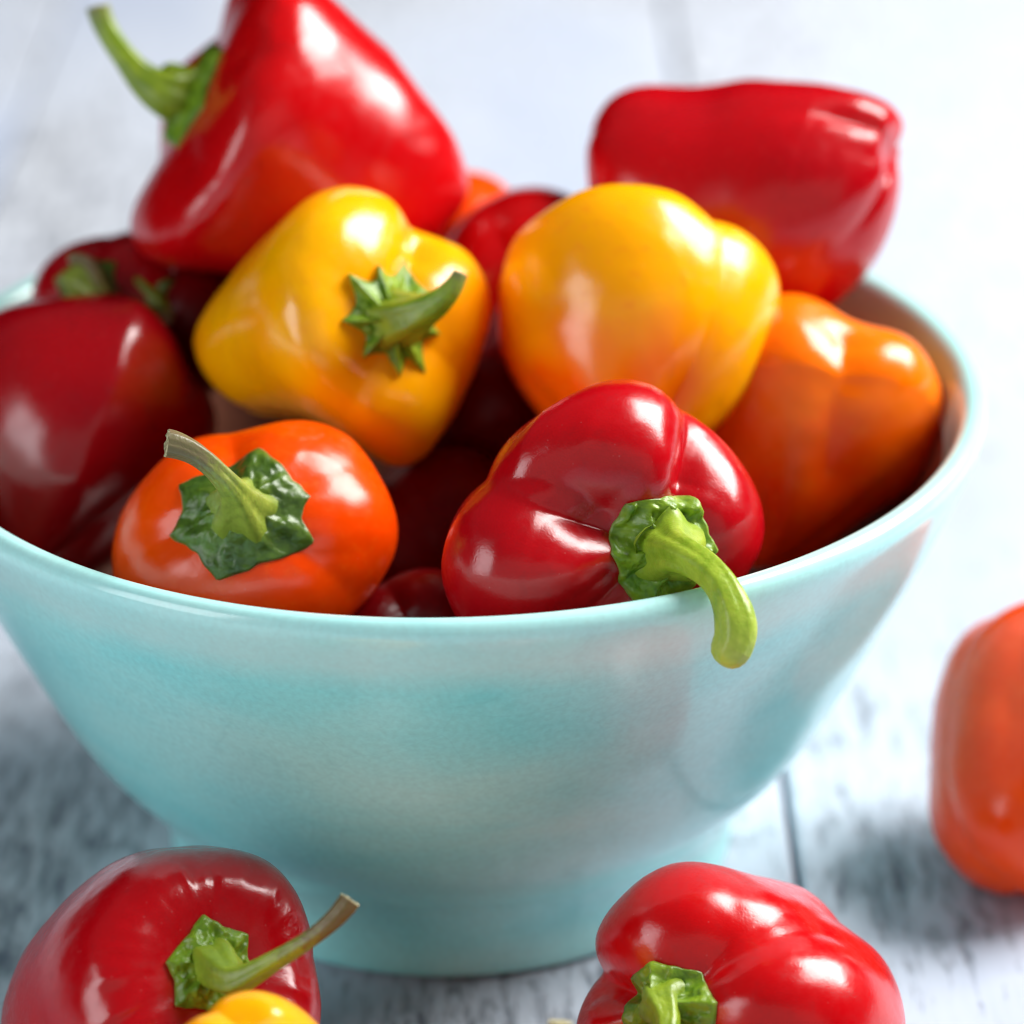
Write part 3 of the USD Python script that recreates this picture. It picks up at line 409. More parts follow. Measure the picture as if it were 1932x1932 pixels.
MODS = {     # per pepper: creases (points, depth at each end in mm, width) and pushes (where, which way, reach)
'red_top_left':(((((-0.01208,-0.01793,0.0275),(-0.00932,-0.02008,0.02911),(-0.00713,-0.02126,0.02972),(-0.00456,-0.02089,0.03056),(-0.0034,-0.01876,0.03215),(-0.00028,-0.01751,0.03194),(0.00187,-0.01476,0.03247)),1.6,0.4,0.006),(((-0.02156,-0.02482,0.00893),(-0.01959,-0.02809,0.00931),(-0.01794,-0.03028,0.00928),(-0.016,-0.03226,0.00788),(-0.017,-0.03214,0.00565),(-0.01647,-0.03223,0.00381),(-0.01632,-0.03177,0.00081)),1.2,0.8,0.008)),(((-0.01599,0.01483,0.0283),(-0.000916,0.000744,0.001568),0.014),((-0.01896,0.01083,0.02431),(0.001393,-0.000744,-0.001569),0.014),((-0.02428,0.01666,0.0163),(0.00037,-0.000111,-0.000235),0.014),((-0.02579,0.01631,0.01413),(-0.001589,0.000392,0.000827),0.014),((-0.031,-0.00161,0.00157),(0.001693,7.8e-05,0.000164),0.014),((-0.03303,-0.00728,-0.00285),(0.000444,5.6e-05,0.000118),0.014),((-0.03389,-0.00987,-0.00668),(-0.001356,-0.000249,-0.000524),0.014),((-0.03375,-0.01159,-0.01042),(-0.000264,-6.3e-05,-0.000132),0.014),((-0.03203,-0.01663,-0.01147),(0.000244,8.3e-05,0.000175),0.014),((-0.02601,-0.01802,-0.01421),(0.000197,9.6e-05,0.000203),0.014),((-0.02016,-0.0185,-0.01506),(0.00018,0.000123,0.000259),0.014),((0.00487,0.00517,0.03151),(-0.000121,-0.000163,-0.000344),0.014),((0.01048,0.00824,0.02417),(0.000359,0.000216,0.000455),0.014),((0.02099,0.00748,0.01403),(-0.000993,-0.000209,-0.00044),0.014),((0.02693,0.00362,0.00535),(-0.000107,-4e-06,-8e-06),0.014),((0.02909,0.00304,-0.00153),(-6.9e-05,4e-06,8e-06),0.014),((0.02919,0.00016,-0.00596),(0.000389,-4.8e-05,-0.0001),0.014),((0.02814,-0.00123,-0.00904),(0.000594,-0.000118,-0.000248),0.014),((0.02457,-0.00415,-0.01411),(-0.000956,0.00027,0.000569),0.014),((-0.01607,0.01506,0.02878),(-0.00053,0.00043,0.000907),0.012),((-0.01907,0.01267,0.0237),(0.001259,-0.000672,-0.001417),0.012),((-0.02601,0.01755,0.0151),(0.000833,-0.000251,-0.000529),0.012),((-0.02653,0.01739,0.01435),(-0.001231,0.000304,0.000641),0.012),((-0.03103,0.00736,-0.00131),(0.000727,3.3e-05,7e-05),0.012),((-0.03243,-0.00642,-0.00297),(7.1e-05,9e-06,1.9e-05),0.012),((-0.03399,-0.00997,-0.00688),(-0.000654,-0.00012,-0.000253),0.012),((-0.03379,-0.01398,-0.00985),(0.000136,3.2e-05,6.8e-05),0.012),((-0.03239,-0.01541,-0.012),(0.000372,0.000127,0.000267),0.012),((-0.02577,-0.01655,-0.01443),(-0.000208,-0.000102,-0.000215),0.012),((-0.02001,-0.01595,-0.01563),(8.1e-05,5.6e-05,0.000117),0.012),((0.00456,0.0064,0.03137),(-0.000119,-0.000161,-0.00034),0.012),((0.01042,0.00829,0.02427),(0.000198,0.000119,0.000252),0.012),((0.02008,0.00519,0.01465),(-0.000344,-7.2e-05,-0.000152),0.012),((0.02647,0.0025,0.00564),(0.00017,6e-06,1.2e-05),0.012),((0.02919,0.00296,-0.00169),(-0.000335,1.9e-05,4e-05),0.012),((0.0294,0.00014,-0.00599),(0.000183,-2.2e-05,-4.7e-05),0.012),((0.02871,-0.00063,-0.00806),(0.000523,-0.000103,-0.000218),0.012),((0.02572,-0.0029,-0.01212),(-0.000621,0.000175,0.00037),0.012),((-0.01608,0.01556,0.02793),(-0.000367,0.000298,0.000627),0.01),((-0.01875,0.01537,0.02171),(0.000466,-0.000249,-0.000525),0.01),((-0.02592,0.01829,0.01476),(0.00065,-0.000196,-0.000413),0.01),((-0.0275,0.01774,0.01248),(-0.000689,0.00017,0.000359),0.01),((-0.03037,0.0074,-0.00125),(0.000218,1e-05,2.1e-05),0.01),((-0.03216,-0.00812,-0.0021),(-0.000105,-1.3e-05,-2.8e-05),0.01),((-0.03421,-0.00999,-0.00693),(-0.000302,-5.5e-05,-0.000117),0.01),((-0.03426,-0.01166,-0.01057),(0.000177,4.2e-05,8.9e-05),0.01),((-0.03241,-0.01539,-0.01195),(0.000196,6.7e-05,0.00014),0.01),((-0.02577,-0.01654,-0.01441),(-0.000181,-8.8e-05,-0.000186),0.01),((-0.02002,-0.01594,-0.01561),(7.7e-05,5.2e-05,0.000111),0.01),((0.00453,0.00631,0.03117),(-4.3e-05,-5.9e-05,-0.000123),0.01),((0.01047,0.00831,0.0243),(7.8e-05,4.7e-05,9.9e-05),0.01),((0.01983,0.00514,0.01456),(-0.000138,-2.9e-05,-6.1e-05),0.01),((0.02629,0.00144,0.00612),(0.000271,9e-06,1.9e-05),0.01),((0.02927,0.00215,-0.0013),(-0.000338,1.9e-05,4.1e-05),0.01),((0.02856,-0.00103,-0.00823),(0.000466,-9.2e-05,-0.000194),0.01),((0.02567,-0.00215,-0.01195),(-0.000384,0.000109,0.000229),0.01),((-0.01615,0.0157,0.02823),(-0.000157,0.000127,0.000268),0.008),((-0.01838,0.01399,0.02193),(0.000161,-8.6e-05,-0.000182),0.008),((-0.02576,0.01819,0.01453),(0.00045,-0.000135,-0.000285),0.008),((-0.02749,0.01769,0.01238),(-0.000499,0.000123,0.00026),0.008),((-0.02912,-0.00317,0.00248),(6.6e-05,3e-06,6e-06),0.008),((-0.03234,-0.009,-0.00211),(0.000154,1.9e-05,4.1e-05),0.008),((-0.03435,-0.01,-0.00694),(-0.000276,-5.1e-05,-0.000107),0.008),((-0.03405,-0.01284,-0.0104),(0.000207,4.9e-05,0.000104),0.008),((-0.02578,-0.01655,-0.01442),(-9.8e-05,-4.8e-05,-0.000101),0.008),((-0.02003,-0.01594,-0.01561),(5e-05,3.5e-05,7.3e-05),0.008),((0.02638,0.00145,0.00613),(0.000118,4e-06,8e-06),0.008),((0.02923,0.00214,-0.0013),(-0.000156,9e-06,1.9e-05),0.008),((0.02946,0.00015,-0.00599),(-6.4e-05,8e-06,1.6e-05),0.008),((0.02869,-0.00132,-0.0078),(0.00032,-6.3e-05,-0.000133),0.008),((0.02552,-0.0032,-0.0116),(-0.000203,5.7e-05,0.000121),0.008),((-0.01623,0.01579,0.02842),(-5.1e-05,4.1e-05,8.7e-05),0.008),((-0.01825,0.01395,0.02185),(4.9e-05,-2.6e-05,-5.5e-05),0.008),((-0.02573,0.01815,0.01446),(0.000331,-0.0001,-0.00021),0.008),((-0.02758,0.01769,0.01237),(-0.000416,0.000103,0.000217),0.008),((-0.03437,-0.01,-0.00695),(-0.000133,-2.4e-05,-5.1e-05),0.008),((-0.03403,-0.01283,-0.01038),(0.000162,3.9e-05,8.1e-05),0.008),((-0.02582,-0.01657,-0.01447),(-4.3e-05,-2.1e-05,-4.4e-05),0.008),((-0.02003,-0.01593,-0.01559),(2.8e-05,1.9e-05,4e-05),0.008),((0.01978,0.00512,0.01452),(-4.7e-05,-1e-05,-2.1e-05),0.008),((0.02919,0.00214,-0.00131),(-6e-05,3e-06,7e-06),0.008),((0.02951,0.00013,-0.00603),(-0.000117,1.4e-05,3e-05),0.008),((0.02876,-0.00133,-0.00784),(0.000233,-4.6e-05,-9.7e-05),0.008),((0.02548,-0.00318,-0.01155),(-0.000121,3.4e-05,7.2e-05),0.008))),
'red_top_right':(((((0.02359,-0.01166,0.01461),(0.02084,-0.01592,0.01659),(0.01827,-0.01655,0.01821),(0.01593,-0.01683,0.01901),(0.01269,-0.01737,0.01928),(0.01057,-0.01728,0.01961),(0.00754,-0.01712,0.01988),(0.00596,-0.01655,0.02026),(0.0025,-0.01654,0.01973)),2.0,0.4,0.009),(((-0.0109,-0.00024,0.02327),(-0.01017,-0.00271,0.02291),(-0.01062,-0.00473,0.02216),(-0.01101,-0.00669,0.02129),(-0.01139,-0.00866,0.02045),(-0.0102,-0.01095,0.01966),(-0.01052,-0.01361,0.01782)),0.8,0.2,0.01)),(((-0.03321,-0.00131,0.00777),(0.000651,-1.1e-05,-2.4e-05),0.014),((-0.03281,0.00077,0.01133),(-0.00056,4.9e-05,0.000104),0.014),((-0.03064,0.00827,0.01594),(7.5e-05,-1.6e-05,-3.5e-05),0.014),((-0.02734,0.01082,0.0192),(-0.000212,6.8e-05,0.000143),0.014),((-0.02351,0.01191,0.02079),(-0.000423,0.000176,0.000372),0.014),((-0.01756,0.01132,0.02206),(0.000502,-0.000306,-0.000646),0.014),((-0.01113,0.01262,0.02172),(0.0005,-0.000523,-0.001103),0.014),((-0.0057,0.01066,0.02218),(-0.000141,0.000423,0.000892),0.014),((0.00293,0.00534,0.02422),(-4.1e-05,-8.4e-05,-0.000176),0.014),((0.01198,0.00165,0.02497),(-6.7e-05,-4.3e-05,-9.1e-05),0.014),((0.02014,0.00042,0.02351),(-0.001141,-0.000424,-0.000893),0.014),((0.02515,-9e-05,0.01938),(0.000256,6.2e-05,0.000131),0.014),((0.02603,-4e-05,0.01746),(0.001146,0.000188,0.000397),0.014),((0.02603,-0.00125,0.01412),(0.001568,0.000176,0.000372),0.014),((0.02672,-0.00052,0.01138),(-0.001594,-0.000136,-0.000286),0.014),((0.02703,-0.00308,0.00692),(-0.000399,-5e-06,-1e-05),0.014),((0.02587,-0.00895,0.00324),(-9.2e-05,7e-06,1.6e-05),0.014),((0.0235,-0.00962,-0.00371),(0.000427,-8.8e-05,-0.000185),0.014),((0.01821,-0.00908,-0.0129),(0.000198,-7.6e-05,-0.00016),0.014),((0.01404,-0.00924,-0.01712),(-0.00013,7.7e-05,0.000163),0.014),((-0.03306,-0.00067,0.00745),(0.000344,-6e-06,-1.3e-05),0.012),((-0.03264,0.001,0.01229),(-0.000448,3.9e-05,8.3e-05),0.012),((-0.0309,0.00832,0.01603),(0.000313,-6.8e-05,-0.000144),0.012),((-0.02317,0.01272,0.02026),(-0.000396,0.000165,0.000348),0.012),((-0.01679,0.01423,0.02031),(9.2e-05,-5.6e-05,-0.000119),0.012),((-0.01061,0.01229,0.02101),(0.000309,-0.000323,-0.000681),0.012),((-0.00532,0.01047,0.02178),(-0.000125,0.000374,0.000787),0.012),((0.00299,0.00839,0.02301),(-8.7e-05,-0.000178,-0.000375),0.012),((0.0118,0.00404,0.02358),(0.000151,9.7e-05,0.000204),0.012),((0.0198,0.00105,0.02279),(-0.000377,-0.00014,-0.000296),0.012),((0.02546,0.00029,0.01943),(-0.000107,-2.6e-05,-5.4e-05),0.012),((0.02653,0.00044,0.01759),(0.000493,8.1e-05,0.000171),0.012),((0.02657,-0.00073,0.01423),(0.00107,0.00012,0.000254),0.012),((0.02703,-0.00047,0.01148),(-0.001087,-9.3e-05,-0.000195),0.012),((0.02699,-0.00333,0.00741),(0.000144,2e-06,3e-06),0.012),((0.02589,-0.009,0.00314),(5.5e-05,-4e-06,-9e-06),0.012),((0.02373,-0.00972,-0.00392),(8.8e-05,-1.8e-05,-3.8e-05),0.012),((0.01823,-0.00997,-0.01292),(7.2e-05,-2.8e-05,-5.8e-05),0.012),((0.01564,-0.00955,-0.0158),(-7.8e-05,4.6e-05,9.7e-05),0.012),((-0.033,-0.00066,0.00747),(0.000269,-5e-06,-1e-05),0.01),((-0.03272,0.00142,0.01183),(-0.000346,3e-05,6.4e-05),0.01),((-0.03092,0.00833,0.01607),(0.000123,-2.7e-05,-5.7e-05),0.01),((-0.02766,0.01083,0.01922),(0.000199,-6.4e-05,-0.000135),0.01),((-0.02329,0.01275,0.02032),(-0.000233,9.7e-05,0.000204),0.01),((-0.01678,0.01195,0.02098),(-8.7e-05,5.3e-05,0.000112),0.01),((-0.01088,0.01124,0.02124),(0.000293,-0.000306,-0.000646),0.01),((-0.00564,0.00949,0.02209),(-9.7e-05,0.00029,0.000611),0.01),((0.00295,0.00839,0.02301),(-6.6e-05,-0.000135,-0.000285),0.01),((0.01177,0.004,0.0235),(0.000111,7.1e-05,0.000151),0.01),((0.0196,0.00045,0.02296),(-9e-05,-3.3e-05,-7e-05),0.01),((0.02582,0.00102,0.01929),(-0.000186,-4.5e-05,-9.4e-05),0.01),((0.02695,0.00046,0.01764),(0.000215,3.5e-05,7.4e-05),0.01),((0.02693,-0.00126,0.0146),(0.001424,0.00016,0.000338),0.01),((0.02725,-0.00036,0.01182),(-0.001449,-0.000123,-0.00026),0.01),((0.02716,-0.00306,0.00761),(0.000306,4e-06,7e-06),0.01),((0.02603,-0.00901,0.00311),(-9.2e-05,7e-06,1.6e-05),0.01),((0.01565,-0.00953,-0.01576),(-3.1e-05,1.9e-05,3.9e-05),0.01),((-0.03297,-0.00065,0.00749),(0.000165,-3e-06,-6e-06),0.008),((-0.03284,0.0004,0.01196),(-0.000177,1.6e-05,3.3e-05),0.008),((-0.02761,0.01083,0.01922),(0.000109,-3.5e-05,-7.3e-05),0.008),((-0.02334,0.01277,0.02036),(-8.3e-05,3.5e-05,7.3e-05),0.008),((-0.01678,0.01191,0.0209),(-8.7e-05,5.3e-05,0.000112),0.008),((-0.01077,0.01119,0.02112),(0.000166,-0.000174,-0.000366),0.008),((-0.00558,0.00951,0.02213),(-5.6e-05,0.000167,0.000353),0.008),((0.00291,0.00838,0.02298),(-3.4e-05,-6.9e-05,-0.000145),0.008),((0.01182,0.00401,0.02353),(4.1e-05,2.7e-05,5.6e-05),0.008),((0.02599,5e-05,0.0198),(-0.000336,-8.1e-05,-0.000171),0.008),((0.02729,-0.00016,0.01789),(-7.4e-05,-1.2e-05,-2.6e-05),0.008),((0.02725,-0.00122,0.0147),(0.001295,0.000146,0.000307),0.008),((0.02736,-0.00079,0.01203),(-0.001643,-0.00014,-0.000295),0.008),((0.02707,-0.00358,0.00788),(0.000348,4e-06,8e-06),0.008),((0.026,-0.00901,0.00312),(-0.000138,1.1e-05,2.3e-05),0.008),((-0.03293,-0.00064,0.00751),(9.4e-05,-2e-06,-3e-06),0.008),((-0.0329,0.00041,0.01199),(-9.5e-05,8e-06,1.8e-05),0.008),((-0.02758,0.01083,0.01921),(5.5e-05,-1.8e-05,-3.7e-05),0.008),((-0.01681,0.0119,0.02088),(-6.5e-05,4e-05,8.4e-05),0.008),((-0.01069,0.01115,0.02104),(9.7e-05,-0.000102,-0.000215),0.008),((-0.00555,0.00956,0.02223),(-3.2e-05,9.6e-05,0.000203),0.008),((0.00288,0.00836,0.02294),(-1.8e-05,-3.6e-05,-7.6e-05),0.008),((0.01963,0.00044,0.02294),(3.9e-05,1.5e-05,3.1e-05),0.008),((0.02583,-0.0,0.0197),(-0.000242,-5.8e-05,-0.000123),0.008),((0.02714,-0.0002,0.01781),(-0.000138,-2.3e-05,-4.8e-05),0.008),((0.02699,-0.00125,0.01462),(0.001124,0.000127,0.000267),0.008),((0.02694,-0.00083,0.01194),(-0.001143,-9.7e-05,-0.000205),0.008),((0.02675,-0.00361,0.00781),(0.000463,5e-06,1.1e-05),0.008),((0.02591,-0.009,0.00313),(-0.000134,1.1e-05,2.3e-05),0.008),((0.02379,-0.00973,-0.00395),(4.8e-05,-1e-05,-2.1e-05),0.008))),
'yellow':(((((0.01014,-0.01251,0.01463),(0.01077,-0.01049,0.01516),(0.01195,-0.00799,0.01531),(0.01215,-0.00468,0.01578),(0.01242,-0.00237,0.01641)),2.6,2.2,0.005),(((0.00294,-0.02754,0.0038),(0.00128,-0.02938,0.00217),(-0.00018,-0.03036,0.0006),(-0.00119,-0.03074,-0.00052),(-0.00247,-0.03068,-0.00202),(-0.00305,-0.02977,-0.00424),(-0.00515,-0.02741,-0.00686)),1.0,0.8,0.009),(((0.01736,-0.01564,0.00379),(0.01846,-0.01518,0.00211),(0.01906,-0.01497,-0.00018),(0.0201,-0.01392,-0.00202),(0.02153,-0.01229,-0.00369)),0.8,0.5,0.006)),(((-0.00057,0.00192,0.02542),(1e-06,3.4e-05,7.2e-05),0.014),((-0.00629,0.00103,0.02492),(-5.8e-05,0.000105,0.000221),0.014),((-0.01312,0.00194,0.021),(0.000606,-0.00043,-0.000907),0.014),((-0.02415,0.00695,0.00867),(0.001368,-0.000329,-0.000693),0.014),((-0.0282,0.00485,0.00142),(0.000447,-3.5e-05,-7.5e-05),0.014),((-0.02975,0.00494,-0.00459),(-0.000376,-4e-06,-9e-06),0.014),((-0.02961,0.00492,-0.00721),(-0.0004,-3.5e-05,-7.4e-05),0.014),((-0.02646,0.00243,-0.0125),(5.7e-05,1.1e-05,2.4e-05),0.014),((-0.0215,-0.00189,-0.01481),(-0.001247,-0.00042,-0.000886),0.014),((-0.01721,0.00023,-0.01986),(9.2e-05,5e-05,0.000106),0.014),((-0.00765,-0.00536,-0.02219),(0.000831,0.001311,0.002763),0.014),((0.00277,-0.01537,-0.02008),(-0.000242,0.00069,0.001455),0.014),((0.00558,-0.01359,-0.02102),(0.000596,-0.000956,-0.002015),0.014),((0.00966,-0.01402,-0.0203),(0.000932,-0.000919,-0.001938),0.014),((0.01654,-0.01144,-0.01846),(-0.000705,0.000376,0.000792),0.014),((0.02157,-0.00795,-0.01326),(-0.00108,0.000267,0.000562),0.014),((0.02555,-0.0004,-0.00647),(-0.001238,8.5e-05,0.000178),0.014),((0.02585,0.00156,0.00026),(0.000388,1.1e-05,2.2e-05),0.014),((0.02465,0.00387,0.00469),(-0.00012,-1.3e-05,-2.7e-05),0.014),((0.0222,0.0053,0.00903),(0.000476,9.8e-05,0.000206),0.014),((0.01933,0.0073,0.0118),(0.000632,0.000197,0.000414),0.014),((0.01452,0.00943,0.01437),(-0.001446,-0.000703,-0.001483),0.014),((0.00815,0.00278,0.02099),(0.000213,0.000175,0.000369),0.014),((0.0033,0.00343,0.02396),(6.9e-05,0.000119,0.00025),0.014),((-0.00031,0.002,0.02559),(-2e-06,-8.1e-05,-0.000171),0.012),((-0.00599,-0.00095,0.02527),(-8.1e-05,0.000146,0.000308),0.012),((-0.01254,0.0003,0.02034),(0.000169,-0.00012,-0.000252),0.012),((-0.0223,0.00613,0.00822),(0.000365,-8.8e-05,-0.000185),0.012),((-0.0272,0.00566,0.00115),(-0.000164,1.3e-05,2.7e-05),0.012),((-0.03003,0.00637,-0.00521),(-0.000361,-4e-06,-9e-06),0.012),((-0.0276,0.00115,-0.01248),(0.00063,0.000127,0.000267),0.012),((-0.02229,-0.00128,-0.0155),(-0.000656,-0.000221,-0.000466),0.012),((-0.01709,0.0009,-0.0195),(0.000133,7.3e-05,0.000154),0.012),((-0.00619,-0.01456,-0.01588),(0.000278,0.000438,0.000923),0.012),((0.00304,-0.01676,-0.01991),(-9.4e-05,0.000266,0.000562),0.012),((0.00619,-0.01596,-0.02133),(0.000292,-0.000469,-0.000988),0.012),((0.01045,-0.01533,-0.02146),(0.000373,-0.000368,-0.000776),0.012),((0.01508,-0.01461,-0.01905),(-0.000958,0.00051,0.001075),0.012),((0.01993,-0.00517,-0.01334),(0.000241,-5.9e-05,-0.000125),0.012),((0.02459,0.00092,-0.00432),(-0.000824,5.6e-05,0.000119),0.012),((0.02516,0.00279,0.00121),(0.000666,1.8e-05,3.8e-05),0.012),((0.02479,0.0037,0.00392),(-0.000398,-4.3e-05,-9e-05),0.012),((0.02225,0.00523,0.00889),(-0.0001,-2.1e-05,-4.3e-05),0.012),((0.01873,0.00491,0.01259),(0.000946,0.000294,0.00062),0.012),((0.01397,0.00629,0.01492),(-0.000999,-0.000486,-0.001024),0.012),((0.00816,0.00216,0.02102),(0.00035,0.000288,0.000606),0.012),((0.00335,0.00118,0.02511),(-6.8e-05,-0.000117,-0.000247),0.012),((-0.00028,0.002,0.02559),(-1e-06,-4.4e-05,-9.3e-05),0.01),((-0.00594,-0.00095,0.02527),(-6.3e-05,0.000113,0.000239),0.01),((-0.01208,-0.00213,0.0212),(0.000106,-7.6e-05,-0.000159),0.01),((-0.02206,0.00603,0.00802),(0.0001,-2.4e-05,-5e-05),0.01),((-0.0301,0.00492,-0.00468),(-0.000126,-1e-06,-3e-06),0.01),((-0.0301,0.00386,-0.00859),(-7e-05,-6e-06,-1.3e-05),0.01),((-0.02765,0.00114,-0.01251),(0.000444,9e-05,0.000189),0.01),((-0.02245,-0.00133,-0.01561),(-0.000381,-0.000129,-0.000271),0.01),((-0.01721,0.00089,-0.01952),(6.6e-05,3.6e-05,7.7e-05),0.01),((-0.00791,-0.00204,-0.02021),(0.0001,0.000157,0.000331),0.01),((0.00293,-0.0161,-0.02008),(-6e-05,0.000171,0.000361),0.01),((0.00628,-0.0161,-0.02164),(0.000113,-0.000182,-0.000384),0.01),((0.01053,-0.01607,-0.02141),(0.000175,-0.000172,-0.000363),0.01),((0.01479,-0.01515,-0.01849),(-0.000383,0.000204,0.00043),0.01),((0.01963,-0.0051,-0.0132),(0.000194,-4.8e-05,-0.000101),0.01),((0.02416,0.00096,-0.00423),(-0.00047,3.2e-05,6.8e-05),0.01),((0.02495,0.00211,0.00158),(0.000616,1.7e-05,3.5e-05),0.01),((0.02453,0.00397,0.0049),(-0.000419,-4.5e-05,-9.5e-05),0.01),((0.02243,0.00454,0.00912),(-0.000332,-6.8e-05,-0.000144),0.01),((0.01883,0.00486,0.0125),(0.000498,0.000155,0.000327),0.01),((0.01364,0.00677,0.01446),(-0.000408,-0.000198,-0.000418),0.01),((0.00814,0.00215,0.021),(0.000233,0.000191,0.000403),0.01),((0.0034,0.00119,0.02513),(-6.8e-05,-0.000117,-0.000247),0.01),((-0.00595,-0.00094,0.0253),(-2.7e-05,4.9e-05,0.000102),0.008),((-0.01201,-0.00216,0.02115),(4.5e-05,-3.2e-05,-6.7e-05),0.008),((-0.0303,0.00469,-0.0077),(-5.8e-05,-5e-06,-1.1e-05),0.008),((-0.02755,0.00115,-0.0125),(0.000209,4.2e-05,8.9e-05),0.008),((-0.02253,-0.00137,-0.01568),(-0.000158,-5.3e-05,-0.000112),0.008),((-0.00588,-0.01409,-0.01489),(3.5e-05,5.5e-05,0.000115),0.008),((0.00297,-0.01613,-0.02013),(-3.6e-05,0.000102,0.000216),0.008),((0.00632,-0.01619,-0.02182),(5e-05,-8.1e-05,-0.000171),0.008),((0.01028,-0.01556,-0.02195),(5.9e-05,-5.8e-05,-0.000123),0.008),((0.0146,-0.01194,-0.01982),(-0.000189,0.000101,0.000213),0.008),((0.01966,-0.00511,-0.01322),(9e-05,-2.2e-05,-4.7e-05),0.008),((0.02399,0.00028,-0.00387),(-0.000282,1.9e-05,4.1e-05),0.008),((0.0248,0.0021,0.00155),(0.000547,1.5e-05,3.1e-05),0.008),((0.02436,0.00322,0.00508),(-0.000294,-3.2e-05,-6.7e-05),0.008),((0.02227,0.00451,0.00906),(-0.00019,-3.9e-05,-8.2e-05),0.008),((0.01875,0.00484,0.01244),(0.000442,0.000138,0.00029),0.008),((0.01354,0.00671,0.01435),(-0.000322,-0.000157,-0.000331),0.008),((0.00822,0.0022,0.0211),(0.000108,8.8e-05,0.000186),0.008),((0.00344,0.00119,0.02513),(-4.3e-05,-7.4e-05,-0.000156),0.008),((-0.03026,0.0047,-0.00768),(-5.9e-05,-5e-06,-1.1e-05),0.008),((-0.02745,0.00116,-0.01247),(8.2e-05,1.7e-05,3.5e-05),0.008),((-0.00781,-0.00188,-0.01986),(2.5e-05,3.9e-05,8.2e-05),0.008),((0.00299,-0.01609,-0.02006),(-2.1e-05,6e-05,0.000126),0.008),((0.00634,-0.0162,-0.02185),(3.1e-05,-4.9e-05,-0.000103),0.008),((0.01026,-0.01558,-0.022),(2.2e-05,-2.2e-05,-4.6e-05),0.008),((0.01447,-0.01188,-0.01971),(-7.3e-05,3.9e-05,8.2e-05),0.008),((0.0197,-0.00511,-0.01323),(4.5e-05,-1.1e-05,-2.3e-05),0.008),((0.02396,0.0003,-0.00383),(-0.000192,1.3e-05,2.8e-05),0.008),((0.02491,0.00209,0.00155),(0.000407,1.1e-05,2.3e-05),0.008),((0.02461,0.00369,0.00391),(-0.000277,-3e-05,-6.3e-05),0.008),((0.02229,0.00452,0.00909),(-0.000133,-2.7e-05,-5.8e-05),0.008),((0.01892,0.00419,0.01265),(0.000329,0.000102,0.000216),0.008),((0.01346,0.00665,0.01421),(-0.00016,-7.8e-05,-0.000164),0.008),((0.00825,0.00222,0.02114),(5.9e-05,4.9e-05,0.000103),0.008),((0.00344,0.00117,0.02509),(-2.8e-05,-4.8e-05,-0.000102),0.008))),
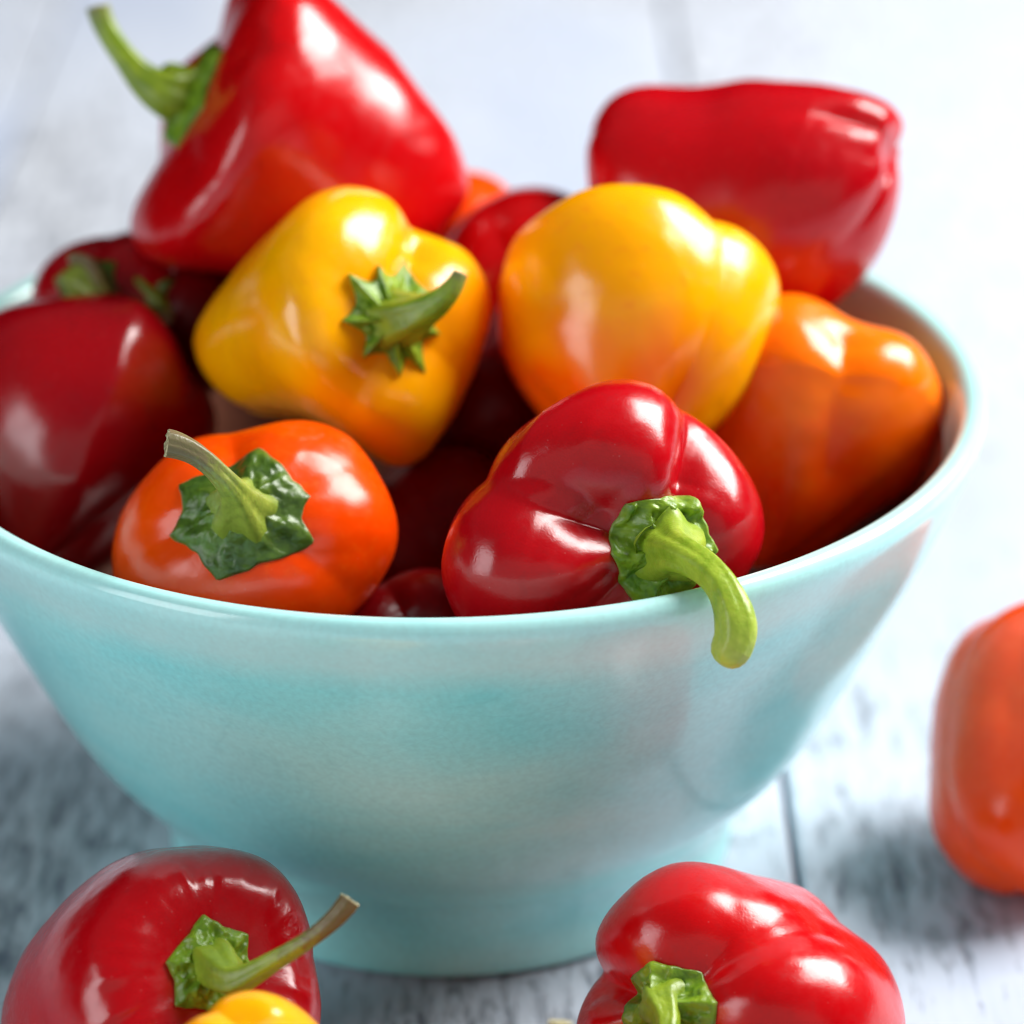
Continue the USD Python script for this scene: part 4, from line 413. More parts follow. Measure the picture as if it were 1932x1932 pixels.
'yellow_orange':(((((0.01222,-0.00354,0.02467),(0.01045,-0.0064,0.02466),(0.0094,-0.00775,0.02439),(0.00829,-0.00907,0.024),(0.0061,-0.00999,0.02425),(0.00496,-0.01068,0.02408),(0.00373,-0.01184,0.02329)),0.7,0.2,0.009),),(((-0.02501,0.00869,0.0051),(0.000538,-1.1e-05,-2.2e-05),0.014),((-0.02342,0.00667,0.013),(-8e-05,1.1e-05,2.4e-05),0.014),((-0.02085,0.00608,0.01856),(-0.000414,0.000126,0.000266),0.014),((-0.01588,0.00589,0.02363),(0.000433,-0.000224,-0.000472),0.014),((-0.01002,0.00419,0.02701),(-0.000184,0.000179,0.000378),0.014),((-0.00171,0.00275,0.02874),(-8e-06,4.5e-05,9.6e-05),0.014),((0.00481,0.00242,0.02788),(6.7e-05,0.000125,0.000264),0.014),((0.02074,0.0061,0.01852),(-0.000324,-0.000102,-0.000216),0.014),((0.02525,0.00672,0.01292),(-7.8e-05,-1.3e-05,-2.8e-05),0.014),((0.02668,0.00548,0.00814),(0.000411,1.8e-05,3.8e-05),0.014),((0.02288,-0.00081,-0.00706),(-0.000574,0.000131,0.000276),0.014),((0.01889,-0.0059,-0.01088),(0.000495,-0.000194,-0.000409),0.014),((0.01536,-0.00806,-0.01428),(-0.000143,8.3e-05,0.000176),0.014),((-0.0175,-0.00506,-0.01332),(0.000157,7e-05,0.000147),0.014),((-0.02179,0.00021,-0.00813),(5.8e-05,1.4e-05,2.9e-05),0.014),((-0.02411,0.00406,-0.00219),(-0.000666,-6.3e-05,-0.000134),0.014),((-0.02512,0.00814,0.00468),(0.000368,-7e-06,-1.5e-05),0.012),((-0.02094,0.0061,0.01862),(-0.000339,0.000103,0.000217),0.012),((-0.01622,0.00545,0.02369),(0.000548,-0.000284,-0.000598),0.012),((-0.01,0.00432,0.02727),(-0.000181,0.000177,0.000373),0.012),((-0.00255,0.00363,0.0289),(1.7e-05,-9.7e-05,-0.000204),0.012),((0.0048,0.00261,0.02826),(2.8e-05,5.2e-05,0.00011),0.012),((0.01191,0.00098,0.02456),(3.3e-05,1.9e-05,4.1e-05),0.012),((0.02055,0.00602,0.01836),(-7.1e-05,-2.2e-05,-4.7e-05),0.012),((0.02537,0.0078,0.01225),(-9.8e-05,-1.6e-05,-3.5e-05),0.012),((0.02676,0.00546,0.0081),(0.000213,9e-06,2e-05),0.012),((0.02253,-0.00204,-0.00661),(-0.00034,7.8e-05,0.000163),0.012),((0.01885,-0.00592,-0.01093),(0.000412,-0.000161,-0.00034),0.012),((0.0154,-0.00809,-0.01433),(-0.000183,0.000106,0.000224),0.012),((-0.022,0.00023,-0.0081),(0.000149,3.5e-05,7.3e-05),0.012),((-0.02438,0.00403,-0.00225),(-0.000407,-3.9e-05,-8.2e-05),0.012),((-0.02509,0.00823,0.00333),(0.000188,-4e-06,-8e-06),0.01),((-0.02344,0.00668,0.01303),(0.000106,-1.5e-05,-3.2e-05),0.01),((-0.02058,0.00651,0.01867),(-0.000296,9e-05,0.00019),0.01),((-0.0157,0.00582,0.02349),(0.000253,-0.000131,-0.000276),0.01),((-0.01011,0.00374,0.02727),(-0.000131,0.000128,0.000269),0.01),((-0.00252,0.00363,0.0289),(1.6e-05,-8.6e-05,-0.000182),0.01),((0.00483,0.00263,0.02831),(2.3e-05,4.3e-05,9.1e-05),0.01),((0.02044,0.0074,0.01788),(6.4e-05,2e-05,4.3e-05),0.01),((0.0254,0.00778,0.01221),(-0.000118,-2e-05,-4.2e-05),0.01),((0.02683,0.00546,0.00809),(0.000116,5e-06,1.1e-05),0.01),((0.02245,-0.00204,-0.00661),(-0.000208,4.7e-05,0.0001),0.01),((0.01887,-0.00594,-0.01096),(0.000289,-0.000113,-0.000239),0.01),((0.01543,-0.00808,-0.01433),(-0.000155,9e-05,0.00019),0.01),((-0.02206,0.00024,-0.00808),(0.00013,3e-05,6.4e-05),0.01),((-0.02446,0.00401,-0.00229),(-0.000244,-2.3e-05,-4.9e-05),0.01),((-0.02502,0.00822,0.0033),(7.1e-05,-1e-06,-3e-06),0.008),((-0.02341,0.00556,0.01362),(9.7e-05,-1.4e-05,-2.9e-05),0.008),((-0.02066,0.00652,0.0187),(-0.000151,4.6e-05,9.7e-05),0.008),((-0.01569,0.00581,0.02347),(0.000214,-0.000111,-0.000234),0.008),((-0.01012,0.00376,0.02731),(-6.6e-05,6.4e-05,0.000135),0.008),((-0.00253,0.00362,0.02889),(9e-06,-5e-05,-0.000106),0.008),((0.00485,0.00264,0.02832),(1.3e-05,2.5e-05,5.2e-05),0.008),((0.02541,0.00778,0.0122),(-4.8e-05,-8e-06,-1.7e-05),0.008),((0.02686,0.00545,0.00808),(6.4e-05,3e-06,6e-06),0.008),((0.02239,-0.00205,-0.00661),(-0.000111,2.5e-05,5.3e-05),0.008),((0.01891,-0.00595,-0.011),(0.000162,-6.4e-05,-0.000134),0.008),((0.01544,-0.00807,-0.0143),(-9.6e-05,5.6e-05,0.000118),0.008),((-0.02209,0.00147,-0.00849),(6.3e-05,1.5e-05,3.1e-05),0.008),((-0.02451,0.00401,-0.0023),(-0.000108,-1e-05,-2.2e-05),0.008),((-0.02338,0.00557,0.01363),(6.5e-05,-9e-06,-1.9e-05),0.008),((-0.02065,0.00651,0.01868),(-0.0001,3.1e-05,6.4e-05),0.008),((-0.01557,0.00575,0.02334),(8.7e-05,-4.5e-05,-9.5e-05),0.008),((-0.01009,0.00375,0.0273),(-4.3e-05,4.2e-05,8.8e-05),0.008),((-0.00253,0.00361,0.02885),(5e-06,-2.7e-05,-5.6e-05),0.008),((0.02235,-0.00205,-0.00661),(-6e-05,1.4e-05,2.9e-05),0.008),((0.01895,-0.00597,-0.01103),(9e-05,-3.5e-05,-7.4e-05),0.008),((0.01526,-0.00905,-0.01391),(-5.6e-05,3.3e-05,6.9e-05),0.008),((-0.02455,0.004,-0.00231),(-5.3e-05,-5e-06,-1.1e-05),0.008))),
'orange_front':(((((-0.00374,0.00236,0.01957),(-0.00326,-0.00059,0.01938),(-0.00294,-0.00228,0.019),(-0.00249,-0.00449,0.01831),(-0.00214,-0.00619,0.01776)),1.0,0.5,0.006),(((0.01113,0.00355,0.0213),(0.01144,0.00036,0.02108),(0.01,-0.00222,0.02105),(0.01024,-0.0039,0.02024),(0.00928,-0.00577,0.01948)),1.0,0.5,0.006),(((-0.02093,-0.00601,0.00833),(-0.01896,-0.00894,0.00892),(-0.01687,-0.01055,0.00961),(-0.01453,-0.01182,0.0102),(-0.01259,-0.01289,0.01014)),0.6,0.4,0.006),(((0.02049,-0.01027,0.00441),(0.01805,-0.01245,0.00498),(0.01625,-0.01353,0.00569),(0.01391,-0.01466,0.00591),(0.01161,-0.01546,0.00624)),0.7,0.4,0.006)),(((-0.02425,-0.00191,-0.00077),(0.000102,1e-05,2.1e-05),0.014),((-0.02324,0.00065,0.00462),(-0.000147,1e-06,1e-06),0.014),((-0.02052,0.00125,0.00996),(6.3e-05,-7e-06,-1.4e-05),0.014),((-0.01618,0.00459,0.01422),(0.000329,-8.8e-05,-0.000185),0.014),((-0.00963,0.00933,0.01656),(-0.000615,0.000378,0.000797),0.014),((-0.00461,0.01041,0.01754),(4.6e-05,-6.6e-05,-0.00014),0.014),((0.00141,0.00914,0.01996),(-9e-06,-0.00046,-0.000969),0.014),((0.00686,0.01094,0.01982),(9.9e-05,0.00013,0.000275),0.014),((0.01216,0.01064,0.01894),(0.000127,8.3e-05,0.000174),0.014),((0.0166,0.00887,0.01724),(0.000438,0.000179,0.000378),0.014),((0.02122,0.00866,0.01203),(-0.000504,-0.000106,-0.000223),0.014),((0.0242,0.00474,0.00745),(-0.000354,-2.8e-05,-6e-05),0.014),((0.02501,0.00309,0.0038),(0.000532,2e-06,5e-06),0.014),((0.02482,-0.00012,0.00016),(0.000245,-2.1e-05,-4.3e-05),0.014),((0.02159,-0.00436,-0.00596),(-0.000212,5.7e-05,0.000121),0.014),((-0.0242,-0.0019,-0.00077),(0.000105,1e-05,2.2e-05),0.012),((-0.02318,0.00065,0.00463),(-0.000153,1e-06,1e-06),0.012),((-0.02086,0.00451,0.00855),(-6.7e-05,7e-06,1.5e-05),0.012),((-0.01641,0.00518,0.01408),(0.000351,-9.4e-05,-0.000197),0.012),((-0.01003,0.00992,0.01645),(-0.000311,0.000191,0.000403),0.012),((-0.0049,0.01089,0.01722),(6.4e-05,-9.2e-05,-0.000194),0.012),((0.00138,0.00838,0.01982),(-4e-06,-0.000232,-0.000489),0.012),((0.00691,0.00969,0.02018),(0.000139,0.000183,0.000386),0.012),((0.01231,0.01011,0.01933),(-9.2e-05,-6e-05,-0.000126),0.012),((0.0168,0.00897,0.01745),(0.000177,7.2e-05,0.000152),0.012),((0.02116,0.00829,0.0125),(-0.000228,-4.8e-05,-0.000101),0.012),((0.02426,0.00472,0.00741),(-0.000211,-1.7e-05,-3.6e-05),0.012),((0.02517,0.00306,0.00374),(0.000374,2e-06,4e-06),0.012),((0.02385,-0.00072,-0.00323),(-0.000109,1.9e-05,4e-05),0.012),((0.02166,-0.00433,-0.00589),(-6.9e-05,1.9e-05,4e-05),0.012),((-0.02421,-0.0019,-0.00075),(6.6e-05,7e-06,1.4e-05),0.01),((-0.02083,0.00449,0.00851),(-0.000105,1.1e-05,2.3e-05),0.01),((-0.01645,0.00566,0.01373),(0.000214,-5.7e-05,-0.000121),0.01),((-0.01008,0.00991,0.01644),(-0.000121,7.5e-05,0.000157),0.01),((-0.0039,0.01093,0.01716),(-7.8e-05,0.000111,0.000234),0.01),((0.00043,0.0111,0.01837),(-2e-06,-0.00012,-0.000254),0.01),((0.0069,0.00902,0.02029),(8.6e-05,0.000114,0.00024),0.01),((0.01238,0.01014,0.01938),(-0.000154,-0.0001,-0.000211),0.01),((0.01678,0.00899,0.0175),(0.000149,6.1e-05,0.000129),0.01),((0.02104,0.00828,0.01248),(-6.6e-05,-1.4e-05,-2.9e-05),0.01),((0.02421,0.0047,0.00736),(-0.000169,-1.4e-05,-2.9e-05),0.01),((0.02519,0.00306,0.00372),(0.000267,1e-06,3e-06),0.01),((0.02382,-0.00069,-0.00318),(-7e-05,1.2e-05,2.6e-05),0.01),((-0.0208,0.00448,0.00848),(-6.7e-05,7e-06,1.5e-05),0.008),((-0.01638,0.00566,0.01373),(7e-05,-1.9e-05,-4e-05),0.008),((-0.00401,0.01102,0.01733),(-4.2e-05,5.9e-05,0.000125),0.008),((0.00036,0.01114,0.01846),(-3e-06,-0.000161,-0.000338),0.008),((0.00689,0.00904,0.02033),(0.000115,0.000152,0.00032),0.008),((0.01237,0.01014,0.01939),(-0.000172,-0.000112,-0.000236),0.008),((0.01678,0.009,0.01751),(0.000123,5e-05,0.000106),0.008),((0.02423,0.00469,0.00734),(-0.000123,-1e-05,-2.1e-05),0.008),((0.02526,0.00305,0.00371),(0.000182,1e-06,2e-06),0.008),((0.02529,0.00057,0.00084),(-8.9e-05,7e-06,1.6e-05),0.008),((-0.00404,0.01097,0.01724),(-3.8e-05,5.4e-05,0.000114),0.008),((0.0014,0.00828,0.01962),(-2e-06,-0.000121,-0.000255),0.008),((0.00692,0.00907,0.02039),(8.7e-05,0.000115,0.000243),0.008),((0.01235,0.01014,0.01939),(-0.000142,-9.2e-05,-0.000195),0.008),((0.0168,0.009,0.01751),(0.000103,4.2e-05,8.9e-05),0.008),((0.02101,0.00828,0.01249),(-4.7e-05,-1e-05,-2.1e-05),0.008),((0.02422,0.00468,0.00733),(-9e-05,-7e-06,-1.5e-05),0.008),((0.02528,0.00305,0.00371),(0.000149,1e-06,1e-06),0.008),((0.02529,0.00058,0.00085),(-9.5e-05,8e-06,1.7e-05),0.008))),
'red_front':(((((0.00341,-0.01795,0.01194),(0.00123,-0.01775,0.01353),(-0.00105,-0.01743,0.01513),(-0.00391,-0.01708,0.01583),(-0.00554,-0.01667,0.01676),(-0.00819,-0.01617,0.01695),(-0.01022,-0.01576,0.01664),(-0.0125,-0.0149,0.01616),(-0.01429,-0.01309,0.01629)),5.6,3.6,0.0095),(((0.01535,-0.01123,0.00937),(0.01575,-0.01084,0.01084),(0.01692,-0.00832,0.01143),(0.01813,-0.0062,0.01283),(0.0186,-0.00435,0.01421),(0.01908,-0.0016,0.01608),(0.02009,0.00096,0.01687)),1.6,0.8,0.004),(((0.00285,-0.02255,-0.00024),(0.00121,-0.02327,-0.00073),(-0.00045,-0.02361,-0.0019),(-0.00219,-0.02404,-0.00249),(-0.00294,-0.02392,-0.00351)),2,1,0.004),(((-0.01021,-0.01691,0.01337),(-0.01121,-0.01839,0.01106),(-0.01232,-0.01982,0.00977),(-0.01397,-0.02094,0.00829),(-0.01413,-0.02226,0.00647),(-0.01448,-0.02278,0.00552),(-0.015,-0.0236,0.00348)),-2.5,-2.3,0.0115)),(((-0.02516,-0.01464,-0.00123),(0.00049,7.9e-05,0.000166),0.014),((-0.02392,-0.01185,0.00336),(0.000172,1.4e-05,3e-05),0.014),((-0.01536,-0.00371,0.01157),(-0.000827,9.4e-05,0.000198),0.014),((-0.01345,-0.00046,0.01449),(-0.000301,6.9e-05,0.000146),0.014),((-0.00791,-0.00429,0.02315),(0.00051,-0.000296,-0.000624),0.014),((-0.00112,-0.00064,0.02535),(4e-05,-7.2e-05,-0.000152),0.014),((0.00633,0.00241,0.0249),(5.7e-05,0.000175,0.000368),0.014),((0.01226,0.00268,0.02293),(0.00031,0.000273,0.000576),0.014),((0.01939,0.00597,0.01711),(-0.000368,-0.000141,-0.000298),0.014),((0.02646,0.00622,0.01072),(-0.000935,-0.000155,-0.000326),0.014),((0.02942,0.00183,0.0056),(-0.000263,-1.1e-05,-2.3e-05),0.014),((0.0302,0.00031,0.00054),(0.000218,-1e-05,-2.1e-05),0.014),((0.02936,-0.00178,-0.00417),(0.000716,-9.5e-05,-0.0002),0.014),((0.02676,-0.00317,-0.00963),(-0.000441,0.000103,0.000218),0.014),((-0.02387,-0.00975,0.00236),(5.4e-05,4e-06,9e-06),0.012),((-0.02073,-0.00288,0.00615),(0.00048,-1e-05,-2e-05),0.012),((-0.01613,-0.00365,0.0117),(-0.0004,4.5e-05,9.6e-05),0.012),((-0.01416,0.00023,0.01418),(-0.000146,3.4e-05,7.1e-05),0.012),((-0.00852,0.00424,0.01854),(0.000279,-0.000162,-0.000342),0.012),((-0.00077,-0.00067,0.02528),(-1.5e-05,2.6e-05,5.6e-05),0.012),((0.00634,0.00301,0.02521),(1e-05,3e-05,6.4e-05),0.012),((0.01154,0.0025,0.02409),(4.5e-05,4e-05,8.3e-05),0.012),((0.01913,0.00679,0.01632),(-0.000122,-4.7e-05,-9.9e-05),0.012),((0.02525,0.00404,0.01114),(-0.000182,-3e-05,-6.4e-05),0.012),((0.03012,0.00018,0.00026),(-8.2e-05,4e-06,8e-06),0.012),((0.02953,-0.00185,-0.0043),(0.000463,-6.1e-05,-0.000129),0.012),((0.02789,-0.00264,-0.00792),(-0.000426,0.0001,0.000211),0.012),((-0.02365,-0.00973,0.00239),(-5.1e-05,-4e-06,-9e-06),0.01),((-0.02054,-0.00285,0.00621),(0.000249,-5e-06,-1e-05),0.01),((-0.01622,-0.00363,0.01174),(-0.000208,2.4e-05,5e-05),0.01),((-0.00836,0.00053,0.01997),(9.7e-05,-5.6e-05,-0.000118),0.01),((-0.00087,-0.00037,0.02506),(-2.5e-05,4.5e-05,9.6e-05),0.01),((0.01892,0.00674,0.01622),(-3.8e-05,-1.5e-05,-3.1e-05),0.01),((0.02868,0.00294,0.0051),(0.000109,5e-06,1e-05),0.01),((0.03011,0.00017,0.00026),(-0.000221,1e-05,2.1e-05),0.01),((0.02952,-0.00182,-0.00425),(0.000253,-3.4e-05,-7.1e-05),0.01),((0.02782,-0.0026,-0.00782),(-0.000233,5.5e-05,0.000115),0.01),((-0.02456,-0.01453,-0.00099),(5.7e-05,9e-06,1.9e-05),0.008),((-0.02044,-0.00284,0.00622),(0.000108,-2e-06,-5e-06),0.008),((-0.01626,-0.00363,0.01175),(-0.000106,1.2e-05,2.5e-05),0.008),((-0.01429,-0.0005,0.01443),(5e-05,-1.2e-05,-2.4e-05),0.008),((0.00638,0.00308,0.02535),(-7e-06,-2.2e-05,-4.7e-05),0.008),((0.02868,0.00295,0.00511),(0.000106,4e-06,9e-06),0.008),((0.03006,0.00019,0.00028),(-0.000178,8e-06,1.7e-05),0.008),((0.02944,-0.0018,-0.0042),(0.000361,-4.8e-05,-0.000101),0.008),((0.02771,-0.00257,-0.00776),(-0.000191,4.5e-05,9.5e-05),0.008),((-0.02348,-0.01234,0.0037),(-8.9e-05,-7e-06,-1.5e-05),0.008),((-0.02034,-0.00579,0.00757),(7.4e-05,-1e-06,-3e-06),0.008),((-0.01629,-0.00429,0.012),(-7.8e-05,9e-06,1.9e-05),0.008),((0.02873,0.00295,0.00512),(8.6e-05,4e-06,8e-06),0.008),((0.03014,0.00018,0.00026),(-0.000183,8e-06,1.8e-05),0.008),((0.02955,-0.00181,-0.00421),(0.000235,-3.1e-05,-6.6e-05),0.008),((0.02775,-0.00256,-0.00774),(-0.000156,3.7e-05,7.7e-05),0.008))),
'orange_right':(((((0.00632,-0.00624,0.02478),(0.0056,-0.00939,0.02332),(0.00563,-0.01194,0.02114),(0.00539,-0.01331,0.0192),(0.00381,-0.01471,0.01657),(0.00297,-0.01621,0.01296),(0.0029,-0.01736,0.00965),(0.0021,-0.01852,0.00532),(0.00189,-0.01916,0.0016)),4.2,1.6,0.006),),(((-0.00544,0.00806,0.02499),(-6.5e-05,7.5e-05,0.000159),0.014),((7e-05,0.00658,0.02534),(-0.000185,0.000504,0.001061),0.014),((0.00438,0.00706,0.02403),(2e-06,-7.3e-05,-0.000155),0.014),((0.00771,0.006,0.0231),(-0.000312,-0.001048,-0.002209),0.014),((0.01425,0.00478,0.02021),(0.000241,0.000224,0.000471),0.014),((0.01849,0.00252,0.01773),(0.000528,0.000294,0.00062),0.014),((0.02517,0.00232,0.0059),(0.000349,5.2e-05,0.000109),0.014),((0.02578,0.0025,0.00102),(-0.000876,-3.5e-05,-7.5e-05),0.014),((0.02339,0.00172,-0.00665),(0.000306,-4e-05,-8.4e-05),0.014),((0.01779,-0.00304,-0.01095),(0.000292,-0.000116,-0.000245),0.014),((0.01121,-0.0063,-0.01522),(-0.000419,0.000485,0.001022),0.014),((0.00206,-0.01204,-0.01829),(-4.4e-05,-0.000148,-0.000312),0.014),((-0.00649,-0.01728,-0.01913),(0.000197,0.000193,0.000406),0.014),((-0.01163,-0.01628,-0.01897),(-9.8e-05,-5.3e-05,-0.000111),0.014),((-0.00574,0.00816,0.0252),(0.000189,-0.00022,-0.000464),0.012),((0.00032,0.00732,0.02461),(-0.00019,0.000518,0.001092),0.012),((0.00409,0.00503,0.02404),(-1e-06,5e-05,0.000106),0.012),((0.00768,0.00559,0.02224),(-0.000168,-0.000563,-0.001187),0.012),((0.01562,0.00322,0.01982),(0.00021,0.000195,0.00041),0.012),((0.01838,0.0021,0.01852),(0.000184,0.000103,0.000216),0.012),((0.02276,0.00085,0.01354),(-0.000385,-0.000117,-0.000247),0.012),((0.02515,0.00243,0.00613),(0.000412,6.1e-05,0.000128),0.012),((0.02554,0.00199,0.00074),(-0.000381,-1.5e-05,-3.3e-05),0.012),((0.02334,0.00172,-0.00664),(7.5e-05,-1e-05,-2.1e-05),0.012),((0.01779,-0.00287,-0.01058),(0.000179,-7.1e-05,-0.00015),0.012),((0.01101,-0.00596,-0.01451),(-0.00018,0.000208,0.000439),0.012),((0.00217,-0.01205,-0.01763),(-5.6e-05,-0.000187,-0.000395),0.012),((-0.00635,-0.01724,-0.01885),(0.000137,0.000134,0.000282),0.012),((-0.01158,-0.0162,-0.0188),(-0.000102,-5.5e-05,-0.000116),0.012),((-0.00573,0.00824,0.02536),(0.000171,-0.000199,-0.00042),0.01),((0.0002,0.00739,0.02478),(-7.8e-05,0.000214,0.000451),0.01),((0.00447,0.0059,0.02342),(-7e-06,0.00025,0.000527),0.01),((0.0076,0.0055,0.02204),(-0.000132,-0.000443,-0.000935),0.01),((0.01572,0.0032,0.01979),(0.000157,0.000146,0.000308),0.01),((0.02289,0.00204,0.01303),(-0.00022,-6.7e-05,-0.000141),0.01),((0.02512,0.00244,0.00615),(0.000349,5.2e-05,0.000109),0.01),((0.02549,0.00198,0.00073),(-0.000279,-1.1e-05,-2.4e-05),0.01),((0.02336,0.0017,-0.00669),(4.8e-05,-6e-06,-1.3e-05),0.01),((0.01785,-0.00283,-0.0105),(7.2e-05,-2.9e-05,-6.1e-05),0.01),((0.01093,-0.00587,-0.01432),(-6.3e-05,7.2e-05,0.000153),0.01),((0.0021,-0.0121,-0.01774),(-2.3e-05,-7.8e-05,-0.000163),0.01),((-0.00633,-0.01723,-0.01884),(8.5e-05,8.3e-05,0.000176),0.01),((-0.01159,-0.01618,-0.01877),(-9.1e-05,-4.9e-05,-0.000103),0.01),((-0.00564,0.00821,0.0253),(7.9e-05,-9.2e-05,-0.000193),0.008),((0.00018,0.00746,0.02491),(-1.4e-05,3.8e-05,7.9e-05),0.008),((0.00437,0.00591,0.02343),(-5e-06,0.000194,0.000409),0.008),((0.00751,0.00543,0.02189),(-0.000106,-0.000356,-0.000749),0.008),((0.01575,0.00319,0.01975),(0.000101,9.4e-05,0.000197),0.008),((0.01914,0.00264,0.01799),(-9.1e-05,-5.1e-05,-0.000107),0.008),((0.02515,0.00245,0.00617),(0.000175,2.6e-05,5.4e-05),0.008),((0.0253,0.00089,0.00131),(-0.000163,-7e-06,-1.4e-05),0.008),((0.01779,-0.00129,-0.01145),(7.1e-05,-2.8e-05,-6e-05),0.008),((0.0109,-0.00583,-0.01424),(-2.3e-05,2.7e-05,5.6e-05),0.008),((0.00208,-0.01213,-0.0178),(-8e-06,-2.7e-05,-5.7e-05),0.008),((-0.00633,-0.01721,-0.01879),(4e-05,3.9e-05,8.2e-05),0.008),((-0.01162,-0.01618,-0.01876),(-5.1e-05,-2.8e-05,-5.8e-05),0.008),((-0.00557,0.00816,0.02519),(2.6e-05,-3e-05,-6.4e-05),0.008),((0.00018,0.00746,0.02491),(9e-06,-2.4e-05,-5e-05),0.008),((0.00429,0.00584,0.02328),(-4e-06,0.00016,0.000338),0.008),((0.00742,0.00526,0.02155),(-4.7e-05,-0.000159,-0.000335),0.008),((0.01575,0.00315,0.01968),(9e-05,8.4e-05,0.000176),0.008),((0.01913,0.00264,0.01799),(-6.9e-05,-3.8e-05,-8.1e-05),0.008),((0.0229,0.00204,0.01304),(-9.7e-05,-3e-05,-6.3e-05),0.008),((0.02521,0.00247,0.00621),(0.000115,1.7e-05,3.6e-05),0.008),((0.02525,0.00089,0.00133),(-9.6e-05,-4e-06,-8e-06),0.008))),
